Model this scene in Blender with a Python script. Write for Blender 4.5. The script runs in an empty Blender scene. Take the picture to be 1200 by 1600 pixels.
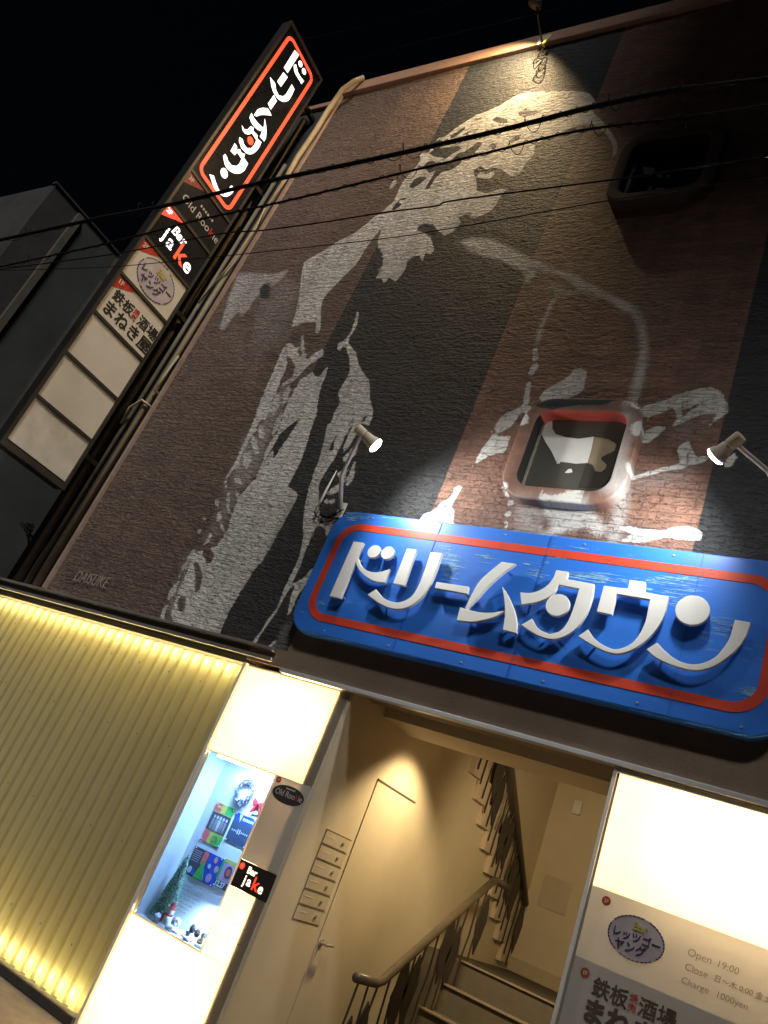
import bpy, bmesh, math, random
import numpy as np
from mathutils import Vector, Matrix, noise as mnoise

S = bpy.context.scene
C = S.collection
random.seed(7)

# ------------------------------------------------------------------ camera
CX, CY = 600.0, 800.0
V1 = np.array([-1219.0, 588.0]); V2 = np.array([1708.0, -1785.0]); CC = np.array([CX, CY])
FPX = math.sqrt(-float(np.dot(V1 - CC, V2 - CC)))
ax = -np.array([V1[0] - CX, V1[1] - CY, FPX]); ax /= np.linalg.norm(ax)
az = np.array([V2[0] - CX, V2[1] - CY, FPX]); az /= np.linalg.norm(az)
ay = np.cross(az, ax); ay /= np.linalg.norm(ay)
RW = np.array([ax, ay, az])                       # world axes expressed in the camera
CAM = np.array([0.0, -4.8, 1.65])
cam_data = bpy.data.cameras.new('camera')
cam_data.sensor_fit = 'VERTICAL'; cam_data.sensor_height = 24.0
cam_data.lens = FPX / 1600.0 * 24.0
cam_data.clip_start = 0.05; cam_data.clip_end = 500
cam = bpy.data.objects.new('camera', cam_data); C.objects.link(cam)
r_, u_, b_ = RW[:, 0], -RW[:, 1], -RW[:, 2]
cam.matrix_world = Matrix(((r_[0], u_[0], b_[0], CAM[0]), (r_[1], u_[1], b_[1], CAM[1]),
                           (r_[2], u_[2], b_[2], CAM[2]), (0, 0, 0, 1)))
S.camera = cam

# ------------------------------------------------------------------ night sky, faint street glow, exposure
SUN_DIR = Vector((0.50, -1.0, 1.5)).normalized()           # towards the light
sun_el = math.asin(SUN_DIR.z); sun_az = math.atan2(SUN_DIR.x, SUN_DIR.y)
W_ = bpy.data.worlds.new('World'); S.world = W_; W_.use_nodes = True
nt = W_.node_tree
bg = nt.nodes['Background']
sky = nt.nodes.new('ShaderNodeTexSky'); sky.sky_type = 'NISHITA'; sky.sun_disc = False
sky.sun_elevation = sun_el; sky.sun_rotation = sun_az
nt.links.new(sky.outputs[0], bg.inputs[0]); bg.inputs[1].default_value = 0.0004
sl = bpy.data.lights.new('sun', 'SUN'); sl.energy = 2.1; sl.angle = math.radians(11); sl.color = (1, 0.965, 0.92)
so = bpy.data.objects.new('sun', sl); C.objects.link(so)
so.rotation_euler = SUN_DIR.to_track_quat('Z', 'Y').to_euler(); so.location = (6, -10, 16)
S.view_settings.view_transform = 'Standard'; S.view_settings.look = 'None'
S.view_settings.exposure = 0.38; S.view_settings.gamma = 1.0; S.view_settings.use_curve_mapping = False
S.render.engine = 'CYCLES'
S.cycles.max_bounces = 8; S.cycles.transmission_bounces = 6; S.cycles.transparent_max_bounces = 8
S.cycles.sample_clamp_indirect = 4.0

# ------------------------------------------------------------------ helpers: measuring
ZT = dict(A=(560, 120, 5.4545), B=(760, 120, 5.4545), C=(560, 260, 5.4545), D=(720, 300, 3.75),
          E=(340, 300, 4.6154), F=(340, 480, 4.6154), G=(230, 680, 4.0), H=(640, 560, 4.6154),
          I=(760, 590, 5.0), J=(940, 560, 4.6154), K=(640, 740, 4.6154), L=(850, 740, 4.6154),
          M=(930, 180, 5.4545), N=(480, 640, 7.5), S1=(450, 790, 4.4444), S2=(690, 840, 4.4444),
          S3=(930, 880, 4.4444), DW=(200, 1170, 4.85), P=(0, 0, 1.0))

def Q(t, *v):
    ox, oy, s = ZT[t]
    return [(ox + v[i] / s, oy + v[i + 1] / s) for i in range(0, len(v), 2)]

def at(px, py, val=0.0, axis=1):
    """the point of the plane <axis> = val that the photograph shows at this spot"""
    d = RW @ np.array([px - CX, py - CY, FPX])
    t = (val - CAM[axis]) / d[axis]
    return CAM + t * d

def XZ(pts, y=0.0):
    return np.array([[at(p[0], p[1], y)[0], at(p[0], p[1], y)[2]] for p in pts])

# ------------------------------------------------------------------ helpers: materials
def mat(name, base, rough=0.6, metal=0.0, var=0.12, vscale=6.0, bump=0.0, bscale=40.0, spec=0.4, coat=0.0):
    m = bpy.data.materials.new(name); m.use_nodes = True
    n = m.node_tree.nodes; l = m.node_tree.links
    p = n['Principled BSDF']
    p.inputs['Roughness'].default_value = rough; p.inputs['Metallic'].default_value = metal
    p.inputs['Specular IOR Level'].default_value = spec
    p.inputs['Coat Weight'].default_value = coat
    geo = n.new('ShaderNodeNewGeometry')
    nz = n.new('ShaderNodeTexNoise'); nz.inputs['Scale'].default_value = vscale
    nz.inputs['Detail'].default_value = 6; nz.inputs['Roughness'].default_value = 0.65
    l.new(geo.outputs['Position'], nz.inputs['Vector'])
    mr = n.new('ShaderNodeMapRange'); mr.inputs['From Min'].default_value = 0.25; mr.inputs['From Max'].default_value = 0.75
    mr.inputs['To Min'].default_value = 1 - var; mr.inputs['To Max'].default_value = 1 + var * 0.6
    l.new(nz.outputs['Fac'], mr.inputs['Value'])
    mx = n.new('ShaderNodeVectorMath'); mx.operation = 'SCALE'
    mx.inputs[0].default_value = base[:3]
    l.new(mr.outputs[0], mx.inputs['Scale'])
    l.new(mx.outputs[0], p.inputs['Base Color'])
    if bump > 0:
        n2 = n.new('ShaderNodeTexNoise'); n2.inputs['Scale'].default_value = bscale; n2.inputs['Detail'].default_value = 5
        l.new(geo.outputs['Position'], n2.inputs['Vector'])
        b = n.new('ShaderNodeBump'); b.inputs['Strength'].default_value = bump; b.inputs['Distance'].default_value = 0.01
        l.new(n2.outputs['Fac'], b.inputs['Height']); l.new(b.outputs[0], p.inputs['Normal'])
    return m

def emit(name, col, strength):
    m = bpy.data.materials.new(name); m.use_nodes = True
    n = m.node_tree.nodes; l = m.node_tree.links
    p = n['Principled BSDF']; p.inputs['Base Color'].default_value = (*[min(0.8, c) for c in col], 1)
    p.inputs['Emission Color'].default_value = (*col, 1); p.inputs['Emission Strength'].default_value = strength
    p.inputs['Roughness'].default_value = 0.4
    return m

def translucent(name, col, tr=0.75, gloss=0.06, streak=0.0):
    m = bpy.data.materials.new(name); m.use_nodes = True
    n = m.node_tree.nodes; l = m.node_tree.links
    n.remove(n['Principled BSDF'])
    out = n['Material Output']
    t = n.new('ShaderNodeBsdfTranslucent'); d = n.new('ShaderNodeBsdfDiffuse'); g = n.new('ShaderNodeBsdfGlossy')
    g.inputs['Roughness'].default_value = 0.25
    g.inputs['Color'].default_value = (0.9, 0.9, 0.9, 1)
    m1 = n.new('ShaderNodeMixShader'); m1.inputs[0].default_value = tr
    m2 = n.new('ShaderNodeMixShader'); m2.inputs[0].default_value = gloss
    l.new(d.outputs[0], m1.inputs[1]); l.new(t.outputs[0], m1.inputs[2])
    l.new(m1.outputs[0], m2.inputs[1]); l.new(g.outputs[0], m2.inputs[2]); l.new(m2.outputs[0], out.inputs[0])
    geo = n.new('ShaderNodeNewGeometry'); mp = n.new('ShaderNodeMapping'); mp.inputs['Scale'].default_value = (14, 14, 0.7)
    nz = n.new('ShaderNodeTexNoise'); nz.inputs['Scale'].default_value = 1.0; nz.inputs['Detail'].default_value = 5
    l.new(geo.outputs['Position'], mp.inputs['Vector']); l.new(mp.outputs[0], nz.inputs['Vector'])
    mr = n.new('ShaderNodeMapRange'); mr.inputs['From Min'].default_value = 0.3; mr.inputs['From Max'].default_value = 0.7
    mr.inputs['To Min'].default_value = 1 - streak; mr.inputs['To Max'].default_value = 1.0
    l.new(nz.outputs['Fac'], mr.inputs['Value'])
    mx = n.new('ShaderNodeVectorMath'); mx.operation = 'SCALE'; mx.inputs[0].default_value = col[:3]
    l.new(mr.outputs[0], mx.inputs['Scale'])
    l.new(mx.outputs[0], t.inputs['Color']); l.new(mx.outputs[0], d.inputs['Color'])
    return m

def glass(name, tint=(0.9, 0.93, 0.95)):
    m = bpy.data.materials.new(name); m.use_nodes = True
    n = m.node_tree.nodes; l = m.node_tree.links
    n.remove(n['Principled BSDF'])
    t = n.new('ShaderNodeBsdfTransparent'); t.inputs[0].default_value = (*tint, 1)
    g = n.new('ShaderNodeBsdfGlossy'); g.inputs['Roughness'].default_value = 0.03
    fr = n.new('ShaderNodeFresnel'); fr.inputs['IOR'].default_value = 1.35
    mx = n.new('ShaderNodeMixShader')
    l.new(fr.outputs[0], mx.inputs[0]); l.new(t.outputs[0], mx.inputs[1]); l.new(g.outputs[0], mx.inputs[2])
    l.new(mx.outputs[0], n['Material Output'].inputs[0])
    return m

# ------------------------------------------------------------------ helpers: meshes
class MB:
    def __init__(s): s.v = []; s.f = []
    def add(s, v, f):
        o = len(s.v); s.v += [tuple(map(float, p)) for p in v]; s.f += [tuple(i + o for i in q) for q in f]; return s
    def box(s, x0, x1, y0, y1, z0, z1):
        v = [(x0, y0, z0), (x1, y0, z0), (x1, y1, z0), (x0, y1, z0), (x0, y0, z1), (x1, y0, z1), (x1, y1, z1), (x0, y1, z1)]
        return s.add(v, [(0, 3, 2, 1), (4, 5, 6, 7), (0, 1, 5, 4), (1, 2, 6, 5), (2, 3, 7, 6), (3, 0, 4, 7)])
    def prism(s, poly, y0, y1, plane='xz'):
        """a flat outline with thickness; plane xz: depth along y (y0 is the front); plane yz: depth along x"""
        p = list(poly); n = len(p)
        a = sum(p[i][0] * p[(i + 1) % n][1] - p[(i + 1) % n][0] * p[i][1] for i in range(n))
        if a < 0: p = p[::-1]
        if plane == 'xz': v = [(q[0], y0, q[1]) for q in p] + [(q[0], y1, q[1]) for q in p]
        else: v = [(y0, q[0], q[1]) for q in p] + [(y1, q[0], q[1]) for q in p]
        f = [tuple(range(n)), tuple(range(2 * n - 1, n - 1, -1))]
        f += [(i, i + n, (i + 1) % n + n, (i + 1) % n) for i in range(n)]
        return s.add(v, f)
    def tube(s, pts, r, k=8, caps=True):
        pts = [Vector(p) for p in pts]; n = len(pts); rr = r if isinstance(r, (list, tuple)) else [r] * n
        v = []; f = []
        up = None
        for i, p in enumerate(pts):
            t = (pts[min(i + 1, n - 1)] - pts[max(i - 1, 0)]).normalized()
            if up is None:
                up = Vector((0, 0, 1)) if abs(t.z) < 0.9 else Vector((1, 0, 0))
            a = (up - t * up.dot(t)).normalized(); b = t.cross(a); up = a
            for j in range(k):
                w = 2 * math.pi * j / k
                v.append(p + a * math.cos(w) * rr[i] + b * math.sin(w) * rr[i])
        for i in range(n - 1):
            for j in range(k):
                f.append((i * k + j, i * k + (j + 1) % k, (i + 1) * k + (j + 1) % k, (i + 1) * k + j))
        if caps:
            f.append(tuple(range(k - 1, -1, -1))); f.append(tuple(range((n - 1) * k, n * k)))
        return s.add(v, f)
    def lathe(s, prof, origin, axis, k=20):
        """prof: (radius, distance along axis)"""
        o = Vector(origin); t = Vector(axis).normalized()
        a = t.orthogonal().normalized(); b = t.cross(a)
        v = []; f = []
        for (r, d) in prof:
            for j in range(k):
                w = 2 * math.pi * j / k
                v.append(o + t * d + (a * math.cos(w) + b * math.sin(w)) * r)
        n = len(prof)
        for i in range(n - 1):
            for j in range(k):
                f.append((i * k + j, i * k + (j + 1) % k, (i + 1) * k + (j + 1) % k, (i + 1) * k + j))
        f.append(tuple(range(k - 1, -1, -1))); f.append(tuple(range((n - 1) * k, n * k)))
        return s.add(v, f)
    def blob(s, c, r, sub=2, jit=0.0, seed=0):
        bm = bmesh.new(); bmesh.ops.create_icosphere(bm, subdivisions=sub, radius=1.0)
        rad = r if isinstance(r, (list, tuple)) else (r, r, r)
        vv = []
        for q in bm.verts:
            d = 1 + jit * mnoise.noise(q.co * 2.0 + Vector((seed * 3.1, seed, 0)))
            vv.append((c[0] + q.co.x * rad[0] * d, c[1] + q.co.y * rad[1] * d, c[2] + q.co.z * rad[2] * d))
        ff = [tuple(w.index for w in q.verts) for q in bm.faces]
        bm.free(); return s.add(vv, ff)
    def build(s, name, m, parent=None, smooth=False, bevel=0.0):
        me = bpy.data.meshes.new(name); me.from_pydata(s.v, [], s.f); me.update()
        if smooth: me.polygons.foreach_set('use_smooth', [True] * len(me.polygons))
        o = bpy.data.objects.new(name, me); C.objects.link(o)
        if m: me.materials.append(m)
        if parent: o.parent = parent
        if bevel:
            md = o.modifiers.new('bevel', 'BEVEL'); md.width = bevel; md.segments = 2; md.limit_method = 'ANGLE'
        return o

def tag(o, label, cat, group=None, kind=None):
    if label: o['label'] = label
    if cat: o['category'] = cat
    if group: o['group'] = group
    if kind: o['kind'] = kind
    return o

def thing(name, label, cat, group=None):
    o = bpy.data.objects.new(name, None); C.objects.link(o); o.empty_display_size = 0.1
    return tag(o, label, cat, group)

def struct(o):
    o['kind'] = 'structure'; return o

def text(body, size, origin, xd, yd, m, parent, name='lettering', bold=0.0, extrude=0.001, align='LEFT', sx=1.0, shear=0.0, lift=0.0):
    cu = bpy.data.curves.new('t', 'FONT'); cu.body = body; cu.size = size; cu.align_x = align
    cjk = any(ord(c) > 0x2000 for c in body)
    cu.offset = 0.0 if cjk else bold; cu.extrude = extrude; cu.shear = shear; cu.resolution_u = 3
    to = bpy.data.objects.new('t', cu); C.objects.link(to)
    dg = bpy.context.evaluated_depsgraph_get(); dg.update()
    me = bpy.data.meshes.new_from_object(to.evaluated_get(dg))
    bpy.data.objects.remove(to); bpy.data.curves.remove(cu)
    if cjk and bold > 0:                               # heavier brush: shifted copies of the strokes, each a hair further out
        n0 = len(me.vertices); v0 = [v.co.copy() for v in me.vertices]; f0 = [tuple(q.vertices) for q in me.polygons]
        vs = []; fs = []
        for i_, (dx, dy) in enumerate(((0, 0), (1, 0), (-1, 0), (0, 1), (0, -1), (0.7, 0.7), (-0.7, -0.7), (0.7, -0.7), (-0.7, 0.7))):
            vs += [(v.x + dx * bold, v.y + dy * bold, v.z + 0.00007 * i_) for v in v0]; fs += [tuple(a + n0 * i_ for a in q) for q in f0]
        me = bpy.data.meshes.new(name); me.from_pydata(vs, [], fs); me.update()
    xd = Vector(xd).normalized(); yd = Vector(yd).normalized(); zd = xd.cross(yd)
    o3 = Vector(origin) + zd * lift
    M = Matrix(((xd.x * sx, yd.x, zd.x, o3.x), (xd.y * sx, yd.y, zd.y, o3.y), (xd.z * sx, yd.z, zd.z, o3.z), (0, 0, 0, 1)))
    me.transform(M); me.name = name
    me.materials.clear(); me.materials.append(m)
    o = bpy.data.objects.new(name, me); C.objects.link(o); o.parent = parent
    return o

def rrect(x0, x1, z0, z1, r, n=8, m=1):
    pts = []
    for cx, cz, a0 in ((x1 - r, z0 + r, -90), (x1 - r, z1 - r, 0), (x0 + r, z1 - r, 90), (x0 + r, z0 + r, 180)):
        for i in range(n + 1):
            a = math.radians(a0 + 90 * i / n); pts.append((cx + r * math.cos(a), cz + r * math.sin(a)))
    if m > 1:
        out = []
        for i, p in enumerate(pts):
            q = pts[(i + 1) % len(pts)]; out.append(p)
            L = math.hypot(q[0] - p[0], q[1] - p[1])
            if L > 0.06:
                k = max(2, int(L / 0.03))
                out += [(p[0] + (q[0] - p[0]) * j / k, p[1] + (q[1] - p[1]) * j / k) for j in range(1, k)]
        pts = out
    return pts

def ellipse(cx, cz, rx, rz, n=36, rot=0.0):
    return [(cx + rx * math.cos(2 * math.pi * i / n), cz + rz * math.sin(2 * math.pi * i / n)) for i in range(n)]

def ring(outer, inner):
    """flat band between two outlines of equal length"""
    return outer, inner

def band(mb, outer, inner, y0, y1, plane='xz'):
    n = len(outer)
    P3 = (lambda q, y: (q[0], y, q[1])) if plane == 'xz' else (lambda q, y: (y, q[0], q[1]))
    v = [P3(q, y0) for q in outer] + [P3(q, y0) for q in inner] + [P3(q, y1) for q in outer] + [P3(q, y1) for q in inner]
    f = []
    for i in range(n):
        j = (i + 1) % n
        f += [(i, j, n + j, n + i), (i, 2 * n + i, 2 * n + j, j), (n + i, n + j, 3 * n + j, 3 * n + i)]
    return mb.add(v, f)

def area_light(name, loc, direction, sx, sz, power, col, parent=None):
    L = bpy.data.lights.new(name, 'AREA'); L.shape = 'RECTANGLE'; L.size = sx; L.size_y = sz; L.energy = power; L.color = col
    o = bpy.data.objects.new(name, L); C.objects.link(o); o.location = loc
    o.rotation_euler = (-Vector(direction)).to_track_quat('Z', 'Y').to_euler()
    if parent: o.parent = parent
    return o

def spot_light(name, loc, target, power, col, angle, blend, radius=0.03, parent=None):
    L = bpy.data.lights.new(name, 'SPOT'); L.energy = power; L.color = col; L.spot_size = math.radians(angle)
    L.spot_blend = blend; L.shadow_soft_size = radius
    o = bpy.data.objects.new(name, L); C.objects.link(o); o.location = loc
    o.rotation_euler = (Vector(loc) - Vector(target)).to_track_quat('Z', 'Y').to_euler()
    if parent: o.parent = parent
    return o

# ------------------------------------------------------------------ materials
M_plaster_brown = mat('brown_render', (0.24, 0.175, 0.125), 0.85, var=0.22, vscale=3, bump=0.25, bscale=60)
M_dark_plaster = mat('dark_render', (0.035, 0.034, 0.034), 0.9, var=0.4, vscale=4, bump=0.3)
M_beam = mat('dark_metal_beam', (0.11, 0.10, 0.085), 0.6, var=0.3, vscale=5, bump=0.1)
M_strip = mat('aluminium_strip', (0.50, 0.51, 0.52), 0.42, 0.2, var=0.12)
M_coping = mat('coping_paint', (0.42, 0.25, 0.17), 0.7, var=0.18, vscale=8, bump=0.2)
M_beige = mat('beige_wall_paint', (0.60, 0.515, 0.38), 0.7, var=0.07, vscale=2.5, bump=0.06, bscale=120)
M_stair = mat('stair_stone', (0.085, 0.072, 0.055), 0.75, var=0.2, vscale=10, bump=0.15)
M_nosing = mat('stair_nosing', (0.20, 0.165, 0.12), 0.6, var=0.15, vscale=20)
M_iron = mat('brown_iron_paint', (0.045, 0.036, 0.03), 0.5, 0.0, var=0.25, vscale=14)
M_white_paint = mat('white_paint', (0.74, 0.73, 0.70), 0.55, var=0.08, vscale=9)
M_white_metal = mat('white_powdercoat', (0.72, 0.70, 0.66), 0.4, var=0.1, vscale=15)
M_black = mat('black_acrylic', (0.014, 0.014, 0.016), 0.10, var=0.3, vscale=8, spec=0.3)
M_sign_frame = mat('sign_frame_bronze', (0.008, 0.0075, 0.007), 0.6, 0.0, var=0.3, vscale=10)
M_blank = mat('aged_white_acrylic', (0.66, 0.60, 0.50), 0.35, var=0.10, vscale=2.2)
M_red = mat('red_film', (0.55, 0.035, 0.02), 0.4, var=0.12)
M_red_border = mat('red_sign_paint', (0.62, 0.062, 0.03), 0.42, var=0.16, vscale=9)
M_ink = mat('black_ink', (0.015, 0.014, 0.014), 0.5, var=0.1)
M_ink_violet = mat('violet_ink', (0.06, 0.03, 0.11), 0.5, var=0.1)
M_ink_yellow = mat('yellow_ink', (0.50, 0.44, 0.08), 0.5, var=0.1)
M_ink_grey = mat('pencil_ink', (0.30, 0.26, 0.19), 0.6, var=0.1)
M_ink_brown = mat('brown_ink', (0.11, 0.08, 0.05), 0.6, var=0.1)
M_film_brown = translucent('brown_letter_film', (0.15, 0.115, 0.08), 0.3, 0.03)
M_grey_letter = mat('grey_letter', (0.55, 0.52, 0.48), 0.5, var=0.1)
M_pipe = mat('beige_pvc_pipe', (0.42, 0.33, 0.20), 0.5, var=0.25, vscale=6)
M_pipe_dark = mat('weathered_pipe', (0.13, 0.105, 0.075), 0.65, var=0.45, vscale=9, bump=0.2)
M_cable = mat('black_cable_rubber', (0.008, 0.008, 0.008), 0.85, var=0.2, spec=0.15)
M_neigh_grey = mat('grey_metal_cladding', (0.052, 0.055, 0.056), 0.8, var=0.35, vscale=1.5)
M_neigh_brown = mat('stained_concrete', (0.040, 0.037, 0.036), 0.9, var=0.4, vscale=2.5, bump=0.3)
M_ground = mat('asphalt', (0.05, 0.048, 0.046), 0.95, var=0.35, vscale=7, bump=0.5, bscale=150)
M_pave = mat('paving', (0.24, 0.20, 0.16), 0.9, var=0.3, vscale=6, bump=0.3, bscale=90)
M_plinth = mat('plinth_concrete', (0.055, 0.047, 0.04), 0.9, var=0.35, vscale=7, bump=0.3)

# ------------------------------------------------------------------ the mural: paint outlines as signed distances
PAINT = []
def P_(kind, pts, val=1.0, width=None, soft=0.06, y=0.0, amp=1.0):
    PAINT.append((kind, XZ(pts, y), val, width, soft, amp))

# face and hair
P_('w', Q('A', 640, 560, 690, 520, 740, 510, 800, 460, 900, 390, 1000, 330, 1100, 290, 1200, 250)
   + Q('B', 170, 210, 260, 155, 360, 128, 520, 125, 700, 120, 800, 125, 870, 140, 920, 185, 930, 220, 905, 245, 905, 300,
       940, 330, 985, 380, 1050, 460, 1100, 530, 1120, 600, 1110, 650, 1090, 690, 1074, 680, 1080, 620, 1070, 560, 1020, 490,
       960, 430, 880, 395, 800, 410, 720, 435, 600, 485, 480, 535, 410, 580, 405, 670, 330, 740, 290, 820, 230, 842,
       170, 960, 130, 1010, 84, 1075)
   + Q('C', 1190, 300, 1130, 380, 1060, 415, 1000, 435, 950, 440, 950, 410, 900, 408, 855, 436, 870, 470, 850, 510, 800, 560,
       740, 590, 690, 560, 660, 530, 640, 490, 570, 485, 510, 510, 500, 540, 560, 565, 610, 600, 640, 680, 645, 720, 610, 750,
       570, 730, 560, 770, 545, 810, 520, 760, 460, 770, 420, 810, 400, 880, 370, 920, 320, 980, 260, 945, 215, 1000, 200, 950,
       150, 950, 180, 890, 160, 860, 200, 780, 170, 700, 165, 640, 205, 510)
   + Q('E', 1110, 350, 1060, 420, 1000, 520, 920, 600, 830, 690, 760, 770, 745, 850, 745, 930, 740, 1000, 725, 1030, 705, 1010,
       712, 940, 640, 940, 535, 975, 545, 930, 580, 800, 600, 640, 620, 510, 650, 485, 720, 450, 860, 360, 980, 300, 1060, 240,
       1130, 180, 1200, 130)
   + Q('C', 240, 350, 300, 300, 330, 240, 350, 180, 400, 100, 440, 60, 500, -10, 530, -50, 520, -110, 600, -118))
P_('w', Q('A', 265, 960, 280, 910, 320, 860, 325, 900, 290, 950))
# dark parts of the face
P_('b', Q('A', 430, 940, 460, 890, 520, 850, 590, 855, 540, 900, 460, 955))
P_('b', Q('A', 560, 960, 610, 880, 660, 800, 600, 820, 580, 790, 540, 775, 590, 725, 640, 715, 680, 745, 720, 740, 800, 700,
          850, 650, 900, 640, 960, 600, 1020, 550, 1060, 570, 1000, 640, 950, 690, 890, 690, 870, 740, 800, 790, 720, 805,
          660, 860, 600, 955))
P_('b', Q('A', 600, 650, 650, 612, 720, 605, 850, 585, 880, 610, 800, 660, 740, 690, 650, 680))
P_('b', Q('A', 780, 510, 850, 460, 910, 420, 912, 442, 850, 492, 800, 527))
P_('b', Q('A', 640, 560, 690, 530, 720, 545, 670, 580))
P_('b', Q('B', 50, 370, 75, 340, 110, 345, 180, 360, 170, 400, 90, 390))
P_('b', Q('B', 270, 300, 340, 288, 480, 285, 460, 310, 330, 342, 280, 332))
P_('b', Q('B', 190, 545, 240, 510, 300, 490, 280, 530, 215, 565))
P_('b', Q('B', 20, 590, 60, 560, 90, 590, 60, 620))
P_('b', Q('A', 980, 800, 1040, 760, 1090, 790, 1150, 770) + Q('B', 60, 770, 130, 790, 200, 840, 230, 845, 170, 960, 100, 957, 60, 975)
   + Q('A', 1090, 990, 1010, 970, 1005, 890))
P_('w', Q('A', 1010, 860, 1030, 810, 1090, 830, 1150, 800, 1165, 830, 1120, 870, 1060, 865), amp=0.6)
P_('b', Q('C', 340, 280, 410, 260, 400, 285, 350, 290))
P_('b', Q('C', 280, 370, 330, 300, 370, 320, 350, 345, 300, 372))
P_('n', Q('C', 300, 360, 332, 296, 340, 300, 310, 364))
P_('b', Q('C', 200, 780, 170, 700, 190, 690, 215, 780, 190, 900, 160, 860))
# loose strands of the hair
rs = random.Random(11)
for k in range(70):
    u = rs.random(); off = rs.uniform(-1, 1)
    px = 690 + (905 - 690) * u; py = 226 - 70 * math.sin(u * 1.9) + off * (16 + 10 * u) + 10
    L = rs.uniform(4, 15); dx, dy = -0.86, 0.5 - 0.45 * u
    P_('bl' if rs.random() < 0.72 else 'wl', [(px, py), (px + dx * L * 0.5, py + dy * L * 0.5 + rs.uniform(-1, 1)), (px + dx * L, py + dy * L)], width=rs.uniform(0.5, 1.5))
# hand and cigarette-like stroke across the band
P_('s', Q('D', 0, 290, 60, 265, 180, 280, 300, 330, 400, 390, 500, 430, 600, 465, 690, 490, 720, 520, 800, 560, 900, 610, 1000, 660,
          1030, 690, 1000, 702, 960, 700, 870, 640, 780, 600, 690, 575, 640, 525, 560, 480, 450, 455, 430, 490, 390, 530, 380, 490,
          330, 440, 220, 400, 120, 370, 60, 350), 0.92, soft=0.02)
P_('s', Q('D', 500, 510, 560, 550, 630, 580, 720, 560, 720, 580, 620, 610, 560, 600), 0.5, soft=0.03)
P_('s', Q('C', 830, 650, 900, 620, 1050, 610, 1150, 630, 1250, 670, 1200, 730, 1050, 750, 920, 700), 0.42, soft=0.07)
P_('sl', Q('D', 1015, 690, 1055, 780, 1070, 870, 1068, 950, 1052, 1060) + Q('I', 1165, 150), 0.75, width=6.0, soft=0.022)
P_('sl', Q('J', 300, 0, 262, 150, 230, 290), 0.72, width=6.5, soft=0.04)
P_('s', Q('J', 215, 290, 165, 300, 175, 420, 150, 560, 90, 720, 10, 880, 0, 960, 100, 930, 160, 800, 180, 500), 0.75, soft=0.05, y=-0.1)
P_('sl', Q('L', 590, 0, 560, 200, 540, 330, 500, 480), 0.72, width=9, soft=0.05)
# dotted line left of the opening
P_('sl', Q('D', 545, 630, 510, 700, 470, 790, 450, 880), 0.8, width=3.0, soft=0.02)
for q, rr in (((435, 925), 4), ((437, 965), 4.5), ((430, 1025), 5.5)):
    P_('wl', Q('D', *q, q[0] + 1, q[1] + 12), width=rr)
P_('wl', Q('H', 905, 50, 880, 105), width=5.2)
P_('wl', Q('H', 860, 180, 850, 240, 840, 310, 828, 365), width=4.2)
P_('wl', Q('H', 855, 365, 850, 378), width=5.5); P_('wl', Q('H', 812, 385, 806, 400), width=2.2)
P_('wl', Q('H', 885, 310, 886, 311), width=2.2); P_('wl', Q('H', 880, 272, 881, 273), width=1.5)
P_('w', Q('H', 795, 340, 790, 400, 770, 440, 740, 480, 690, 515, 640, 540, 620, 562, 625, 530, 615, 490, 640, 440, 700, 390, 760, 370), amp=1.4)
P_('w', Q('H', 575, 580, 610, 550, 640, 570, 660, 555, 725, 570, 690, 680, 640, 685, 560, 710, 500, 740, 445, 790, 470, 750, 490, 710, 520, 650), amp=1.4)
P_('w', Q('H', 572, 520, 600, 530, 610, 556, 596, 556))
P_('w', Q('H', 778, 455, 850, 410, 875, 450, 865, 520, 830, 545, 820, 505, 780, 500, 805, 472), y=-0.06)
P_('wl', Q('H', 818, 570, 820, 590), width=4.5, y=-0.06)
P_('w', Q('H', 790, 625, 815, 640, 790, 730, 760, 830, 735, 845, 700, 822, 730, 780, 745, 700), y=-0.08)
P_('wl', Q('H', 725, 873, 727, 876), width=5.5, y=-0.06); P_('wl', Q('H', 715, 925, 717, 935), width=5, y=-0.06)
P_('wl', Q('H', 675, 930, 705, 1000), width=2.6); P_('wl', Q('H', 730, 1040, 731, 1043), width=5)
P_('wl', Q('K', 710, 290, 711, 291), width=5); P_('wl', Q('K', 700, 345, 698, 385), width=3)
P_('w', Q('K', 70, 340, 100, 295, 170, 270, 230, 210, 290, 175, 315, 140, 320, 110, 350, 85, 382, 80, 370, 120, 335, 180, 305, 220, 320, 270, 320, 400, 60, 400))
# above and right of the opening
P_('w', [(842, 622), (850, 610), (875, 597), (890, 587), (897, 577), (907, 575), (917, 582), (912, 610), (895, 620), (870, 626), (850, 632)])
P_('w', Q('J', 45, 345, 100, 320, 170, 310, 165, 340, 130, 362), y=-0.1)
P_('w', Q('J', 215, 320, 240, 305, 275, 350, 298, 390, 280, 430, 245, 410, 220, 370))
P_('w', Q('J', 295, 350, 440, 305, 490, 300, 460, 340, 480, 370, 430, 395, 350, 415, 330, 460, 310, 410))
P_('w', Q('J', 450, 310, 560, 255, 740, 210, 800, 210, 850, 235, 885, 270, 890, 310, 920, 350, 915, 385, 870, 420, 760, 505, 820, 420,
          830, 400, 720, 405, 620, 440, 510, 500, 510, 475, 545, 430, 520, 365, 480, 345), amp=1.4)
P_('n', Q('J', 570, 345, 590, 325, 600, 372, 620, 355, 750, 318, 690, 350, 620, 390, 580, 418))
P_('n', Q('J', 462, 330, 475, 330, 500, 358, 462, 352))
P_('w', Q('J', 200, 530, 230, 500, 300, 475, 310, 540, 270, 605, 220, 600, 205, 570), y=-0.03)
P_('w', Q('J', 320, 520, 400, 490, 460, 492, 455, 520, 400, 560, 340, 605, 290, 615))
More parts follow.
